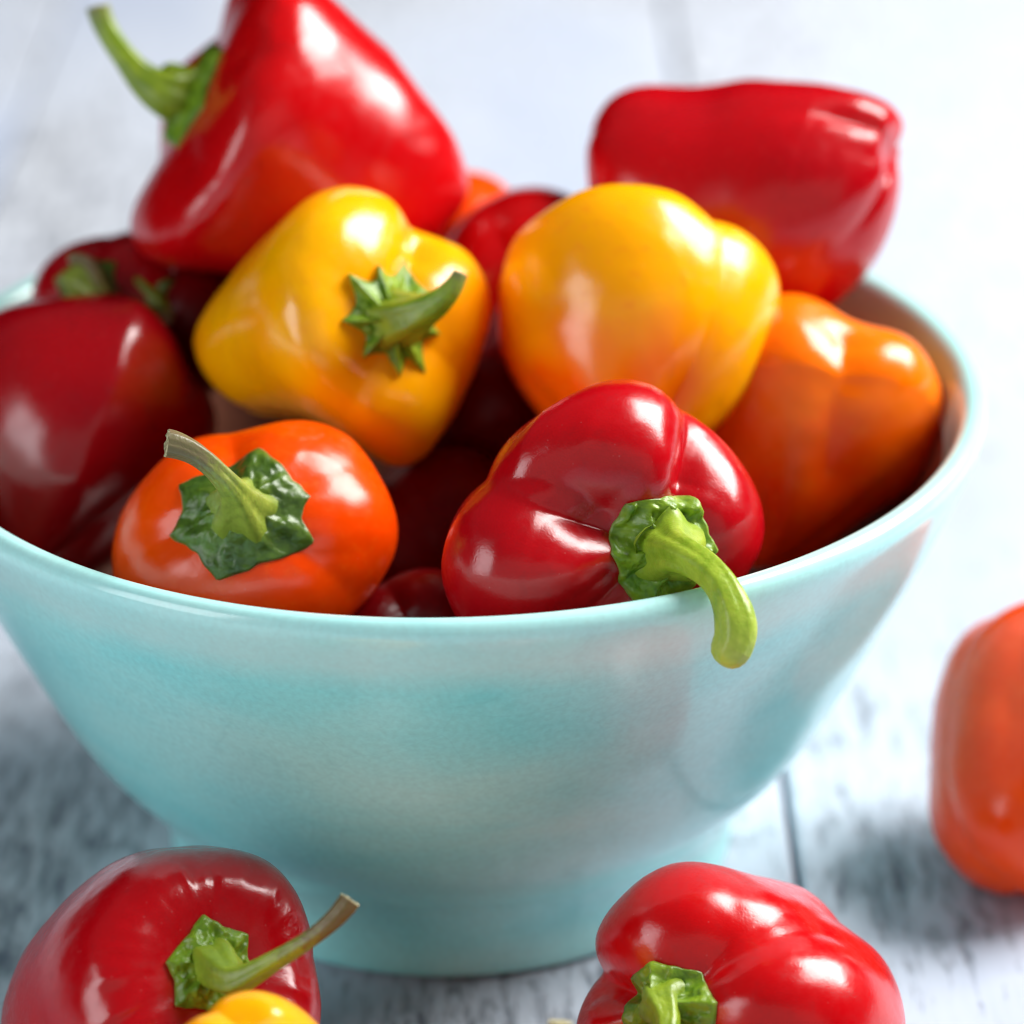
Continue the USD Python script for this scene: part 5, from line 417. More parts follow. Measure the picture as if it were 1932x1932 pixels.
'red_left':(((((0.01357,-9e-05,0.02588),(0.0132,-0.00567,0.02398),(0.01184,-0.00934,0.022),(0.01159,-0.01228,0.01945),(0.00978,-0.01588,0.01629),(0.00831,-0.0182,0.01354),(0.00678,-0.0201,0.01057),(0.00598,-0.02172,0.0071),(0.00444,-0.02322,0.00411)),-2.2,-2.0,0.006),),(((-0.01122,0.00926,0.02359),(-0.000483,0.000418,0.00088),0.014),((-0.00519,0.00853,0.0266),(0.000192,-0.000358,-0.000755),0.014),((0.00414,0.01024,0.02731),(-0.000132,-0.000468,-0.000987),0.014),((0.01053,0.01042,0.02615),(0.000291,0.000328,0.000691),0.014),((0.01657,0.00896,0.02349),(0.000538,0.000347,0.000732),0.014),((0.01935,0.00987,0.02035),(-0.000768,-0.000324,-0.000683),0.014),((0.0234,0.00654,0.01441),(-0.000223,-5.1e-05,-0.000107),0.014),((0.02691,0.00931,0.00534),(-0.000459,-5.5e-05,-0.000117),0.014),((0.02748,0.00833,0.00268),(0.000489,2e-05,4.2e-05),0.014),((0.02707,0.00711,-0.00272),(0.000317,-1.3e-05,-2.7e-05),0.014),((0.02056,-0.00226,-0.01296),(-0.000755,0.000233,0.000491),0.014),((0.01112,-0.00819,-0.01878),(0.000206,-0.000152,-0.00032),0.014),((-0.01274,0.0092,0.02311),(-0.000192,0.000166,0.00035),0.012),((-0.00529,0.01015,0.02555),(8.3e-05,-0.000154,-0.000325),0.012),((0.00394,0.00921,0.02706),(-3.9e-05,-0.000138,-0.000291),0.012),((0.01066,0.01039,0.02608),(0.000103,0.000116,0.000245),0.012),((0.01516,0.0091,0.02461),(0.000278,0.000179,0.000378),0.012),((0.01911,0.00749,0.02156),(-0.000358,-0.000151,-0.000318),0.012),((0.02652,0.01098,0.00491),(-0.000236,-2.9e-05,-6e-05),0.012),((0.02755,0.00879,0.00169),(0.000251,1e-05,2.2e-05),0.012),((0.02719,0.00712,-0.0027),(-9.7e-05,4e-06,8e-06),0.012),((0.02436,0.00323,-0.00813),(0.000186,-2.7e-05,-5.8e-05),0.012),((0.02002,-0.0021,-0.01263),(-0.000304,9.4e-05,0.000197),0.012),((0.01148,-0.0098,-0.01793),(8.8e-05,-6.5e-05,-0.000137),0.012),((-0.01288,0.00925,0.02322),(-9.9e-05,8.5e-05,0.00018),0.01),((-0.00713,0.00919,0.02529),(5.2e-05,-9.6e-05,-0.000203),0.01),((0.00405,0.00914,0.02692),(-1.1e-05,-4e-05,-8.5e-05),0.01),((0.01522,0.00919,0.0248),(0.000142,9.2e-05,0.000193),0.01),((0.01893,0.00991,0.02043),(-0.000305,-0.000129,-0.000272),0.01),((0.02294,0.01444,0.00887),(0.000108,2.5e-05,5.2e-05),0.01),((0.02646,0.01095,0.00486),(-0.000195,-2.4e-05,-5e-05),0.01),((0.02755,0.00877,0.00164),(0.000241,1e-05,2.1e-05),0.01),((0.02723,0.00711,-0.00271),(-0.000158,7e-06,1.4e-05),0.01),((0.02434,0.00326,-0.00807),(0.000125,-1.8e-05,-3.9e-05),0.01),((0.01985,-0.00205,-0.01251),(-0.000114,3.5e-05,7.4e-05),0.01),((0.01148,-0.00983,-0.018),(2.9e-05,-2.2e-05,-4.6e-05),0.01),((-0.01294,0.00927,0.02326),(-4.1e-05,3.5e-05,7.4e-05),0.008),((-0.00715,0.00914,0.02519),(2.2e-05,-4e-05,-8.5e-05),0.008),((0.01079,0.01045,0.02622),(-2e-05,-2.3e-05,-4.8e-05),0.008),((0.01523,0.00838,0.0251),(9.7e-05,6.3e-05,0.000132),0.008),((0.01901,0.00668,0.02167),(-0.000125,-5.3e-05,-0.000111),0.008),((0.02294,0.01444,0.00886),(6.6e-05,1.5e-05,3.2e-05),0.008),((0.02646,0.01095,0.00485),(-0.000154,-1.9e-05,-3.9e-05),0.008),((0.02765,0.00812,0.00131),(0.000177,7e-06,1.5e-05),0.008),((0.02725,0.00711,-0.00272),(-0.000149,6e-06,1.3e-05),0.008),((0.02436,0.00326,-0.00806),(7.4e-05,-1.1e-05,-2.3e-05),0.008),((0.01978,-0.00065,-0.01291),(-4.7e-05,1.4e-05,3.1e-05),0.008),((0.01081,0.01046,0.02624),(-2e-05,-2.3e-05,-4.9e-05),0.008),((0.01523,0.00839,0.02513),(6.4e-05,4.1e-05,8.7e-05),0.008),((0.01869,0.00983,0.02027),(-7.5e-05,-3.1e-05,-6.6e-05),0.008),((0.02294,0.01444,0.00887),(5e-05,1.1e-05,2.4e-05),0.008),((0.02642,0.01094,0.00484),(-0.000117,-1.4e-05,-3e-05),0.008),((0.02763,0.00812,0.00131),(0.000128,5e-06,1.1e-05),0.008),((0.02722,0.00711,-0.00271),(-0.000121,5e-06,1e-05),0.008),((0.02437,0.00326,-0.00807),(4.9e-05,-7e-06,-1.5e-05),0.008))),
'red_back_left':((),(((-0.01747,0.00313,0.0062),(0.000211,-1e-05,-2.1e-05),0.014),((-0.01563,0.00354,0.01001),(-0.000523,0.000114,0.000241),0.014),((-0.01186,0.00443,0.01406),(-9.7e-05,5.6e-05,0.000117),0.014),((-0.00704,0.0079,0.0155),(4e-05,-0.00013,-0.000275),0.014),((-0.00067,0.00575,0.01737),(-0.000193,-0.000238,-0.000501),0.014),((0.00168,0.00613,0.0177),(0.00027,0.000223,0.000471),0.014),((-0.01767,0.00185,0.00659),(0.000287,-1.4e-05,-2.9e-05),0.012),((-0.01602,0.0036,0.01014),(-0.000251,5.5e-05,0.000116),0.012),((-0.00072,0.00568,0.01721),(-0.000116,-0.000143,-0.000302),0.012),((0.00169,0.00607,0.01758),(0.000163,0.000135,0.000284),0.012),((-0.01761,0.00188,0.00665),(0.000167,-8e-06,-1.7e-05),0.01),((-0.01602,0.00363,0.01021),(-0.000174,3.8e-05,8e-05),0.01),((-0.0123,0.00445,0.0141),(7.5e-05,-4.3e-05,-9e-05),0.01),((-0.00673,0.00671,0.01583),(-1.1e-05,3.7e-05,7.7e-05),0.01),((-0.0007,0.00567,0.01719),(-0.000112,-0.000138,-0.000291),0.01),((0.00173,0.00607,0.01758),(0.000157,0.00013,0.000274),0.01),((-0.01756,0.00188,0.00667),(0.000105,-5e-06,-1.1e-05),0.008),((-0.01601,0.00364,0.01022),(-0.00013,2.8e-05,6e-05),0.008),((-0.0123,0.00444,0.01408),(8e-05,-4.6e-05,-9.7e-05),0.008),((-0.00672,0.00669,0.0158),(-1.4e-05,4.7e-05,9.9e-05),0.008),((-0.00095,0.00685,0.01674),(-9.4e-05,-0.000116,-0.000244),0.008),((0.00157,0.00736,0.01713),(0.000132,0.000109,0.000229),0.008),((-0.01753,0.00189,0.00668),(7.3e-05,-4e-06,-7e-06),0.008),((-0.01601,0.00364,0.01022),(-0.000101,2.2e-05,4.7e-05),0.008),((-0.01235,0.00493,0.01386),(6.5e-05,-3.7e-05,-7.9e-05),0.008),((-0.00672,0.00669,0.01578),(-1.6e-05,5.1e-05,0.000108),0.008),((-0.00093,0.00686,0.01675),(-0.0001,-0.000123,-0.00026),0.008),((0.00161,0.00738,0.01717),(0.000138,0.000114,0.000241),0.008))),
'red_middle_back':((),(((-0.01703,0.00121,0.01057),(0.000622,-8.5e-05,-0.00018),0.014),((-0.01315,0.00625,0.01299),(0.00012,-4.2e-05,-8.8e-05),0.014),((-0.00817,0.00576,0.01621),(-0.000152,0.000131,0.000276),0.014),((-0.00245,0.008,0.01774),(-3e-06,4.8e-05,0.000101),0.014),((0.00195,0.00893,0.0178),(6.7e-05,0.000103,0.000217),0.014),((0.00632,0.0095,0.01687),(5.8e-05,4e-05,8.4e-05),0.014),((0.00944,0.00755,0.01631),(-0.00083,-0.000378,-0.000797),0.014),((-0.01641,0.00118,0.0105),(6.4e-05,-9e-06,-1.8e-05),0.012),((-0.01298,0.00335,0.01394),(0.000111,-3.9e-05,-8.2e-05),0.012),((-0.00795,0.00665,0.01614),(-6.3e-05,5.4e-05,0.000113),0.012),((-0.00207,0.00659,0.01844),(7e-06,-9.2e-05,-0.000193),0.012),((0.00634,0.00795,0.01681),(0.000113,7.8e-05,0.000164),0.012),((0.0088,0.00855,0.01533),(-0.00027,-0.000123,-0.000259),0.012),((-0.01286,0.00332,0.01386),(7.2e-05,-2.5e-05,-5.3e-05),0.01),((-0.00791,0.0066,0.01604),(-6.6e-05,5.6e-05,0.000119),0.01),((-0.00203,0.00724,0.01808),(5e-06,-6.5e-05,-0.000138),0.01),((0.0021,0.00806,0.01774),(2.6e-05,4.1e-05,8.6e-05),0.01),((0.00619,0.00787,0.01664),(8.1e-05,5.5e-05,0.000117),0.01),((0.0085,0.00662,0.01595),(-0.000104,-4.8e-05,-0.0001),0.01),((-0.01279,0.00401,0.01368),(5.6e-05,-2e-05,-4.1e-05),0.008),((-0.00791,0.00662,0.01607),(-4.1e-05,3.6e-05,7.5e-05),0.008),((-0.00202,0.00726,0.0181),(6e-06,-7.9e-05,-0.000165),0.008),((0.0062,0.00789,0.01668),(9.7e-05,6.7e-05,0.000141),0.008),((0.00862,0.00848,0.0152),(-0.000126,-5.7e-05,-0.000121),0.008),((-0.00791,0.0066,0.01604),(-3e-05,2.6e-05,5.5e-05),0.008),((-0.00202,0.00721,0.01801),(3e-06,-4.4e-05,-9.3e-05),0.008),((0.00618,0.00788,0.01667),(6.7e-05,4.6e-05,9.7e-05),0.008),((0.00845,0.00663,0.01596),(-8.7e-05,-3.9e-05,-8.3e-05),0.008))),
'red_foreground_left':((),(((-0.02914,0.00497,-0.00722),(-0.000396,-2.9e-05,-6e-05),0.014),((-0.02758,0.0051,-0.00073),(0.00038,-7e-06,-1.5e-05),0.014),((-0.02488,0.01225,0.0031),(-7.6e-05,1.1e-05,2.4e-05),0.014),((-0.02035,0.01232,0.00927),(0.000336,-0.000102,-0.000216),0.014),((-0.01518,0.0151,0.01311),(0.000179,-0.000102,-0.000215),0.014),((-0.00893,0.01319,0.01803),(-0.000203,0.000211,0.000444),0.014),((-0.00332,0.0124,0.02088),(-2.4e-05,6.7e-05,0.000142),0.014),((0.00316,0.01169,0.02248),(-6.8e-05,-0.000232,-0.000488),0.014),((0.00872,0.01164,0.02218),(-9.5e-05,-0.000112,-0.000237),0.014),((0.01433,0.0068,0.02342),(9.6e-05,6.6e-05,0.00014),0.014),((0.01913,0.00614,0.02048),(0.000284,0.000123,0.000259),0.014),((0.02272,0.00476,0.01634),(-0.000431,-0.00011,-0.000232),0.014),((0.02485,0.00219,0.01051),(-6.1e-05,-7e-06,-1.5e-05),0.014),((0.02631,-0.00582,0.00379),(-0.000386,7e-06,1.5e-05),0.014),((0.02581,-0.00715,-0.00227),(0.000379,-4.5e-05,-9.6e-05),0.014),((-0.02922,0.00493,-0.00731),(-0.000283,-2.1e-05,-4.3e-05),0.012),((-0.02839,0.01009,-0.00399),(0.000302,-6e-06,-1.2e-05),0.012),((-0.02456,0.01215,0.0029),(-0.000224,3.4e-05,7.1e-05),0.012),((-0.01993,0.01221,0.00906),(9.8e-05,-3e-05,-6.3e-05),0.012),((-0.01455,0.01447,0.01364),(9.6e-05,-5.5e-05,-0.000116),0.012),((-0.00846,0.01242,0.01877),(-7.8e-05,8.1e-05,0.000172),0.012),((-0.00349,0.01237,0.02082),(-1e-05,2.7e-05,5.7e-05),0.012),((0.00331,0.01096,0.02253),(-3.4e-05,-0.000116,-0.000245),0.012),((0.01912,0.00552,0.02074),(0.00017,7.3e-05,0.000155),0.012),((0.02244,0.00473,0.01629),(-0.000254,-6.5e-05,-0.000137),0.012),((0.02447,0.00215,0.01041),(0.000179,2.1e-05,4.5e-05),0.012),((0.02591,-0.00274,0.00199),(-0.000224,4e-06,9e-06),0.012),((0.02582,-0.0072,-0.00237),(0.000189,-2.3e-05,-4.8e-05),0.012),((-0.02933,0.00491,-0.00734),(-0.000145,-1.1e-05,-2.2e-05),0.01),((-0.02842,0.01008,-0.00401),(0.000334,-6e-06,-1.3e-05),0.01),((-0.02459,0.01214,0.00289),(-0.000126,1.9e-05,4e-05),0.01),((-0.01989,0.01218,0.00899),(5.5e-05,-1.7e-05,-3.5e-05),0.01),((-0.00848,0.01245,0.01882),(-2.9e-05,3e-05,6.3e-05),0.01),((0.00326,0.01089,0.02239),(-1.8e-05,-6.1e-05,-0.000128),0.01),((0.00835,0.01202,0.02139),(5e-05,5.9e-05,0.000125),0.01),((0.01914,0.00553,0.02077),(0.000123,5.3e-05,0.000112),0.01),((0.02242,0.00474,0.0163),(-0.000256,-6.5e-05,-0.000138),0.01),((0.02445,0.00214,0.0104),(0.000154,1.8e-05,3.9e-05),0.01),((0.02589,-0.00275,0.00197),(-0.000153,3e-06,6e-06),0.01),((0.02587,-0.00722,-0.00241),(0.000112,-1.3e-05,-2.8e-05),0.01),((-0.02927,0.0049,-0.00737),(-9e-05,-7e-06,-1.4e-05),0.008),((-0.02816,0.00957,-0.00357),(0.000138,-3e-06,-5e-06),0.008),((-0.02454,0.01215,0.0029),(-7.6e-05,1.1e-05,2.4e-05),0.008),((0.00328,0.01089,0.02237),(-9e-06,-3.2e-05,-6.7e-05),0.008),((0.00839,0.01204,0.02143),(2.7e-05,3.2e-05,6.8e-05),0.008),((0.01419,0.00738,0.02305),(-4.8e-05,-3.3e-05,-7e-05),0.008),((0.01912,0.00555,0.0208),(9.3e-05,4e-05,8.5e-05),0.008),((0.02235,0.00472,0.01627),(-0.000116,-3e-05,-6.3e-05),0.008),((0.02442,0.00213,0.01038),(9.8e-05,1.2e-05,2.4e-05),0.008),((0.02585,-0.00275,0.00197),(-7.6e-05,1e-06,3e-06),0.008),((0.02588,-0.00723,-0.00243),(5.6e-05,-7e-06,-1.4e-05),0.008),((-0.028,0.00906,-0.00311),(7.5e-05,-1e-06,-3e-06),0.008),((-0.01991,0.01218,0.00899),(4.8e-05,-1.5e-05,-3.1e-05),0.008),((0.0084,0.01204,0.02144),(1.9e-05,2.2e-05,4.7e-05),0.008),((0.01419,0.00738,0.02304),(-3.6e-05,-2.5e-05,-5.3e-05),0.008),((0.01913,0.00555,0.02082),(6.9e-05,3e-05,6.2e-05),0.008),((0.02233,0.00472,0.01627),(-8.6e-05,-2.2e-05,-4.6e-05),0.008),((0.02445,0.00213,0.01038),(5.5e-05,7e-06,1.4e-05),0.008))),
'red_foreground_right':(((((0.01195,-0.0055,0.02102),(0.0095,-0.00846,0.02283),(0.00726,-0.01056,0.02379),(0.00423,-0.0128,0.02437),(0.0011,-0.01461,0.02428),(-0.00197,-0.016,0.0236),(-0.00372,-0.01656,0.02281),(-0.0059,-0.01706,0.0214),(-0.00865,-0.01744,0.01914)),2.0,1.6,0.0055),(((-0.02602,-0.00608,0.00853),(-0.02408,-0.008,0.01002),(-0.02307,-0.00926,0.01053),(-0.0216,-0.0102,0.01123),(-0.01981,-0.01128,0.01379)),1.6,1.6,0.005),(((-0.00235,0.00023,0.02681),(-0.00341,-0.00455,0.02774),(-0.00402,-0.00677,0.0276),(-0.00394,-0.00929,0.02676),(-0.00583,-0.01105,0.02614),(-0.00694,-0.01289,0.02472),(-0.00759,-0.01404,0.02332)),1.1,0.6,0.006)),(((-0.02867,-0.00582,0.00172),(0.000203,1.9e-05,4e-05),0.014),((-0.02682,4e-05,0.00481),(0.000369,4e-06,9e-06),0.014),((-0.0247,0.0019,0.0122),(-0.000804,8e-05,0.000168),0.014),((-0.02374,0.00192,0.01932),(0.000569,-0.000129,-0.000273),0.014),((-0.02131,0.00255,0.02235),(0.000606,-0.000226,-0.000477),0.014),((-0.01576,0.00516,0.02446),(-0.000165,0.000106,0.000224),0.014),((-0.00978,0.00708,0.02463),(-0.00022,0.000288,0.000608),0.014),((-0.00444,0.01068,0.02217),(-1.4e-05,7.4e-05,0.000155),0.014),((0.001,0.01252,0.02001),(-0.000164,-0.000351,-0.000739),0.014),((0.00829,0.01402,0.01606),(0.000256,0.000188,0.000396),0.014),((0.01241,0.01196,0.01381),(0.000352,0.000149,0.000313),0.014),((0.01489,0.00425,0.01544),(-0.000677,-0.000188,-0.000396),0.014),((0.01969,0.00565,0.01035),(0.00015,2.1e-05,4.5e-05),0.014),((0.02342,0.00246,0.00598),(-0.00033,-1.3e-05,-2.8e-05),0.014),((0.0242,-0.00608,0.00186),(0.000336,-3.3e-05,-6.9e-05),0.014),((-0.02661,5e-05,0.00483),(0.000349,4e-06,9e-06),0.012),((-0.02446,0.00183,0.01206),(-0.000897,8.9e-05,0.000187),0.012),((-0.02358,0.00244,0.01798),(0.000238,-5.4e-05,-0.000114),0.012),((-0.02103,0.00399,0.02102),(0.000336,-0.000125,-0.000264),0.012),((-0.01585,0.00454,0.02488),(-0.000121,7.8e-05,0.000165),0.012),((-0.00985,0.00726,0.025),(-4.6e-05,6e-05,0.000127),0.012),((-0.00463,0.01076,0.02234),(-1e-05,5.3e-05,0.000111),0.012),((0.00091,0.01251,0.01999),(-0.000137,-0.000291,-0.000614),0.012),((0.0084,0.01406,0.01614),(0.000151,0.000111,0.000234),0.012),((0.01245,0.01202,0.01394),(0.000253,0.000107,0.000225),0.012),((0.01509,0.00821,0.01285),(-0.000668,-0.000185,-0.00039),0.012),((0.01955,0.00637,0.00977),(0.000372,5.3e-05,0.000111),0.012),((0.02338,0.00409,0.00498),(-8.5e-05,-3e-06,-7e-06),0.012),((0.02423,-0.00376,0.00388),(-0.000114,5e-06,1.1e-05),0.012),((0.0243,-0.00613,0.00175),(0.000153,-1.5e-05,-3.1e-05),0.012),((-0.02837,-0.00577,0.00182),(-0.000408,-3.8e-05,-8.1e-05),0.01),((-0.02723,-0.00022,0.00415),(0.000657,8e-06,1.6e-05),0.01),((-0.02477,0.00248,0.01183),(-0.000639,6.3e-05,0.000133),0.01),((-0.02371,0.00239,0.01788),(0.000207,-4.7e-05,-9.9e-05),0.01),((-0.02101,0.00394,0.02092),(0.000119,-4.5e-05,-9.4e-05),0.01),((-0.01581,0.00455,0.02491),(-0.000102,6.6e-05,0.000139),0.01),((-0.00473,0.00884,0.02335),(-6e-06,3.1e-05,6.4e-05),0.01),((0.00082,0.01235,0.01966),(-4.2e-05,-9e-05,-0.000189),0.01),((0.00875,0.01651,0.01446),(3.9e-05,2.9e-05,6.1e-05),0.01),((0.01261,0.01452,0.01247),(9.2e-05,3.9e-05,8.2e-05),0.01),((0.01495,0.00818,0.01277),(-0.000347,-9.6e-05,-0.000202),0.01),((0.01969,0.00782,0.00866),(0.000311,4.4e-05,9.3e-05),0.01),((0.02338,0.00407,0.00495),(-0.000126,-5e-06,-1.1e-05),0.01),((0.02434,-0.00614,0.00173),(7.9e-05,-8e-06,-1.6e-05),0.01),((-0.02843,-0.0058,0.00177),(-0.000221,-2.1e-05,-4.4e-05),0.008),((-0.02716,-0.0008,0.00454),(0.000528,6e-06,1.3e-05),0.008),((-0.02498,0.00249,0.01187),(-0.000371,3.7e-05,7.7e-05),0.008),((-0.02423,0.00225,0.01693),(0.000189,-4.3e-05,-9.1e-05),0.008),((-0.01582,0.00459,0.02498),(-4.2e-05,2.7e-05,5.7e-05),0.008),((-0.00997,0.00732,0.02513),(3e-05,-3.9e-05,-8.2e-05),0.008),((-0.00477,0.00884,0.02334),(-4e-06,2.2e-05,4.6e-05),0.008),((0.00078,0.01229,0.01953),(-1.5e-05,-3.2e-05,-6.7e-05),0.008),((0.01261,0.01453,0.01248),(0.000126,5.3e-05,0.000112),0.008),((0.01531,0.01197,0.01024),(-0.000249,-6.9e-05,-0.000145),0.008),((0.01983,0.00855,0.00813),(0.000201,2.9e-05,6e-05),0.008),((0.02341,0.00408,0.00496),(-0.000108,-4e-06,-9e-06),0.008),((-0.0283,-0.00636,0.00224),(-0.0002,-1.9e-05,-4e-05),0.008),((-0.02684,-0.00021,0.00417),(0.000206,2e-06,5e-06),0.008),((-0.02505,0.0025,0.01189),(-0.000201,2e-05,4.2e-05),0.008),((-0.02425,0.00224,0.01689),(0.000157,-3.6e-05,-7.5e-05),0.008),((-0.00996,0.00731,0.0251),(1.7e-05,-2.3e-05,-4.8e-05),0.008),((0.01258,0.01453,0.01249),(7.2e-05,3e-05,6.4e-05),0.008),((0.01482,0.00813,0.01266),(-0.000118,-3.3e-05,-6.9e-05),0.008),((0.01986,0.00855,0.00813),(0.00011,1.6e-05,3.3e-05),0.008),((0.02338,0.00408,0.00497),(-6.8e-05,-3e-06,-6e-06),0.008))),
'orange_far_right':(((((-0.00264,0.00424,0.02657),(-0.00456,-0.00104,0.02376),(-0.00599,-0.00539,0.02058),(-0.00805,-0.0091,0.01689),(-0.00752,-0.01332,0.01422),(-0.00849,-0.01663,0.01094),(-0.00852,-0.01987,0.0075)),2.2,1.2,0.007),),(((-0.00092,0.01289,0.02444),(6.7e-05,0.00033,0.000695),0.014),((-0.00602,0.01308,0.02292),(8.4e-05,-0.000329,-0.000694),0.014),((-0.01079,0.01843,0.01691),(-0.000113,0.000132,0.000278),0.014),((-0.01504,0.01725,0.012),(0.000443,-0.000263,-0.000554),0.014),((-0.01787,0.01165,0.00644),(-0.000349,0.000103,0.000217),0.014),((-0.01991,0.00378,-0.00071),(0.000131,-4e-06,-9e-06),0.014),((-0.02059,-0.00174,-0.00586),(0.000546,8.6e-05,0.000181),0.014),((-0.02023,-0.00755,-0.01079),(-0.000451,-0.000161,-0.000338),0.014),((-0.01841,-0.0112,-0.01514),(0.000363,0.000208,0.000438),0.014),((-0.01482,-0.01298,-0.01905),(4.2e-05,4e-05,8.4e-05),0.014),((-0.00998,-0.01308,-0.02196),(-0.000115,-0.000212,-0.000447),0.014),((-0.0024,-0.01652,-0.02113),(-2.5e-05,0.000152,0.000321),0.014),((-0.00108,0.01256,0.02476),(4.6e-05,0.00023,0.000484),0.012),((-0.00588,0.01374,0.02237),(5.9e-05,-0.00023,-0.000484),0.012),((-0.01058,0.0183,0.01664),(-0.000161,0.000187,0.000394),0.012),((-0.01486,0.01711,0.0117),(0.000288,-0.00017,-0.000359),0.012),((-0.01777,0.0116,0.00633),(-0.000215,6.3e-05,0.000134),0.012),((-0.01959,0.00383,-0.00061),(6.9e-05,-2e-06,-4e-06),0.012),((-0.02028,-0.00218,-0.00506),(0.000221,3.5e-05,7.3e-05),0.012),((-0.01989,-0.00656,-0.01097),(-0.000412,-0.000147,-0.000309),0.012),((-0.01819,-0.01037,-0.01533),(0.000262,0.00015,0.000316),0.012),((-0.01471,-0.01295,-0.01898),(4e-05,3.8e-05,8e-05),0.012),((-0.00995,-0.01308,-0.02195),(-7.7e-05,-0.000141,-0.000298),0.012),((-0.00244,-0.01647,-0.02103),(-1.5e-05,8.8e-05,0.000186),0.012),((-0.00101,0.01264,0.02494),(2.6e-05,0.00013,0.000274),0.01),((-0.00583,0.01377,0.02244),(3.3e-05,-0.00013,-0.000275),0.01),((-0.01054,0.01831,0.01665),(-0.000107,0.000124,0.000262),0.01),((-0.0148,0.01708,0.01163),(0.000181,-0.000107,-0.000227),0.01),((-0.01779,0.01159,0.00632),(-0.000122,3.6e-05,7.6e-05),0.01),((-0.02023,-0.00219,-0.00509),(0.000162,2.5e-05,5.4e-05),0.01),((-0.01992,-0.00657,-0.01099),(-0.000234,-8.3e-05,-0.000175),0.01),((-0.01818,-0.01034,-0.01527),(0.000177,0.000101,0.000213),0.01),((-0.00995,-0.01309,-0.02198),(-4.1e-05,-7.6e-05,-0.00016),0.01),((-0.00247,-0.01645,-0.02097),(-8e-06,4.7e-05,9.9e-05),0.01),((-0.00097,0.0127,0.02505),(1.9e-05,9.5e-05,0.0002),0.008),((-0.00608,0.01275,0.02293),(3.1e-05,-0.000123,-0.000259),0.008),((-0.01053,0.01832,0.01669),(-5.3e-05,6.2e-05,0.000131),0.008),((-0.01474,0.01705,0.01158),(7.5e-05,-4.5e-05,-9.4e-05),0.008),((-0.02018,-0.0022,-0.0051),(7.6e-05,1.2e-05,2.5e-05),0.008),((-0.01994,-0.00657,-0.01099),(-0.000197,-7e-05,-0.000148),0.008),((-0.01815,-0.01031,-0.01522),(9.2e-05,5.3e-05,0.000111),0.008),((-0.00996,-0.01312,-0.02204),(-1.2e-05,-2.2e-05,-4.5e-05),0.008),((-0.00094,0.01272,0.0251),(1e-05,4.8e-05,0.000101),0.008),((-0.00605,0.0127,0.02283),(1.6e-05,-6.2e-05,-0.000131),0.008),((-0.01054,0.01834,0.01672),(-2.2e-05,2.5e-05,5.4e-05),0.008),((-0.01947,0.00387,-0.00054),(-5.7e-05,2e-06,4e-06),0.008),((-0.02018,-0.00221,-0.00513),(5.5e-05,9e-06,1.8e-05),0.008),((-0.02005,-0.0066,-0.01106),(-0.000109,-3.9e-05,-8.2e-05),0.008),((-0.0182,-0.01107,-0.01488),(8.7e-05,5e-05,0.000105),0.008),((-0.01447,-0.01166,-0.01967),(-3e-05,-2.8e-05,-6e-05),0.008))),
}
def pepper(name, label, colour, c, axis, shape, seed, calyx=None, stem=None, pucker=0.0, group=None, key=None, size=1.0):
    """c: the body's centre; axis: where its stem points, in the camera's right, up, back. calyx: (size, tips, look, options). stem: (photo points with a step towards the viewer in mm, radii in mm, look)."""
    M = B @ frame(axis)
    c = np.asarray(c, float)
    r, z, f, t = pepper_grid(110, 144, pucker=pucker, seed=seed, **shape)
    v, fc = pepper_body(r, z, f)
    T = thing(name, label, "pepper", c, group)
    mods = MODS.get(key, ((), ()))
    v = reshape(warp(v, **shape) @ M.T, mods) * size
    mesh = trimesh.Trimesh(v, fc, process=False)
    part("body", mesh, SKIN[colour], T)
    if calyx:
        cap, tips, lk, opt = calyx
        cv, cf, (along, core), ztop = calyx_mesh(r, z, f, cap, tips, seed, **opt)
        cv = reshape(warp(cv, **shape) @ M.T, mods) * size
        part("calyx", trimesh.Trimesh(cv, cf, process=False), LEAF[lk], T, along=along, core=core)
    if stem:
        pts, radii, lk, rough = stem
        base = c + reshape((M @ warp(np.array([0, 0, ztop]), **shape))[None], mods)[0] * size; d0 = depth_of(base)
        P3 = [base - M[:, 2] * .0034, base - M[:, 2] * .0006] + [at(x, y, d0 - s / 1000.0) for x, y, s in pts]
        (sv, sf), along, (ev, ef) = stem_mesh(np.array(P3) - c, np.array([radii[0] * 1.5, radii[0] * 1.12] + list(radii[1:])) / 1000.0, seed, rough=rough, dome=lk == "fresh" and len(pts) > 4)
        st = part("stem", trimesh.Trimesh(sv, sf, process=False), STEM[lk], T, along=along, core=np.exp(-(along / .16) ** 2))
        part("cut_end", trimesh.Trimesh(ev, ef, process=False), STEM[lk] if lk == "fresh" and len(pts) > 4 else CUT, st, along=np.ones(len(ev)), core=np.zeros(len(ev)))
    return T

def fitted(key): return FIT[key]
def generic(R, L, spin, n=4, k=.12, depth=.14, seed=1):
    g = np.random.default_rng(seed)
    return dict(R=R, L=L, k=k, k2=.05, pa=.8, pb=.9, dt=.3, wt=.45, db=.15, grooves=[(spin + 2 * np.pi * i / n + g.uniform(-.2, .2), depth * g.uniform(.7, 1.2), .35, g.uniform(-.02, .06)) for i in range(n)])
def unproject(px, py, y):
    v = at(px, py, 1.0) - EYE
    return EYE + v * (y - EYE[1]) / v[1]
c, a, s = fitted("orange_front")
pepper("orange_pepper", "orange pepper at the bowl's front left with a dark green calyx and cut stem", "orange", c, a, s, 11,
       (.0128, 6, "deep", dict(fill=1.0, rib=.5, sharp=.2, crumple=1.0)), ([(440, 925, 5), (405, 885, 9), (362, 852, 11), (316, 836, 12)], [3.9, 2.9, 2.1, 1.75, 1.75, 1.95, 2.3], "dry", 1.3), key="orange_front")
c, a, s = fitted("red_front")
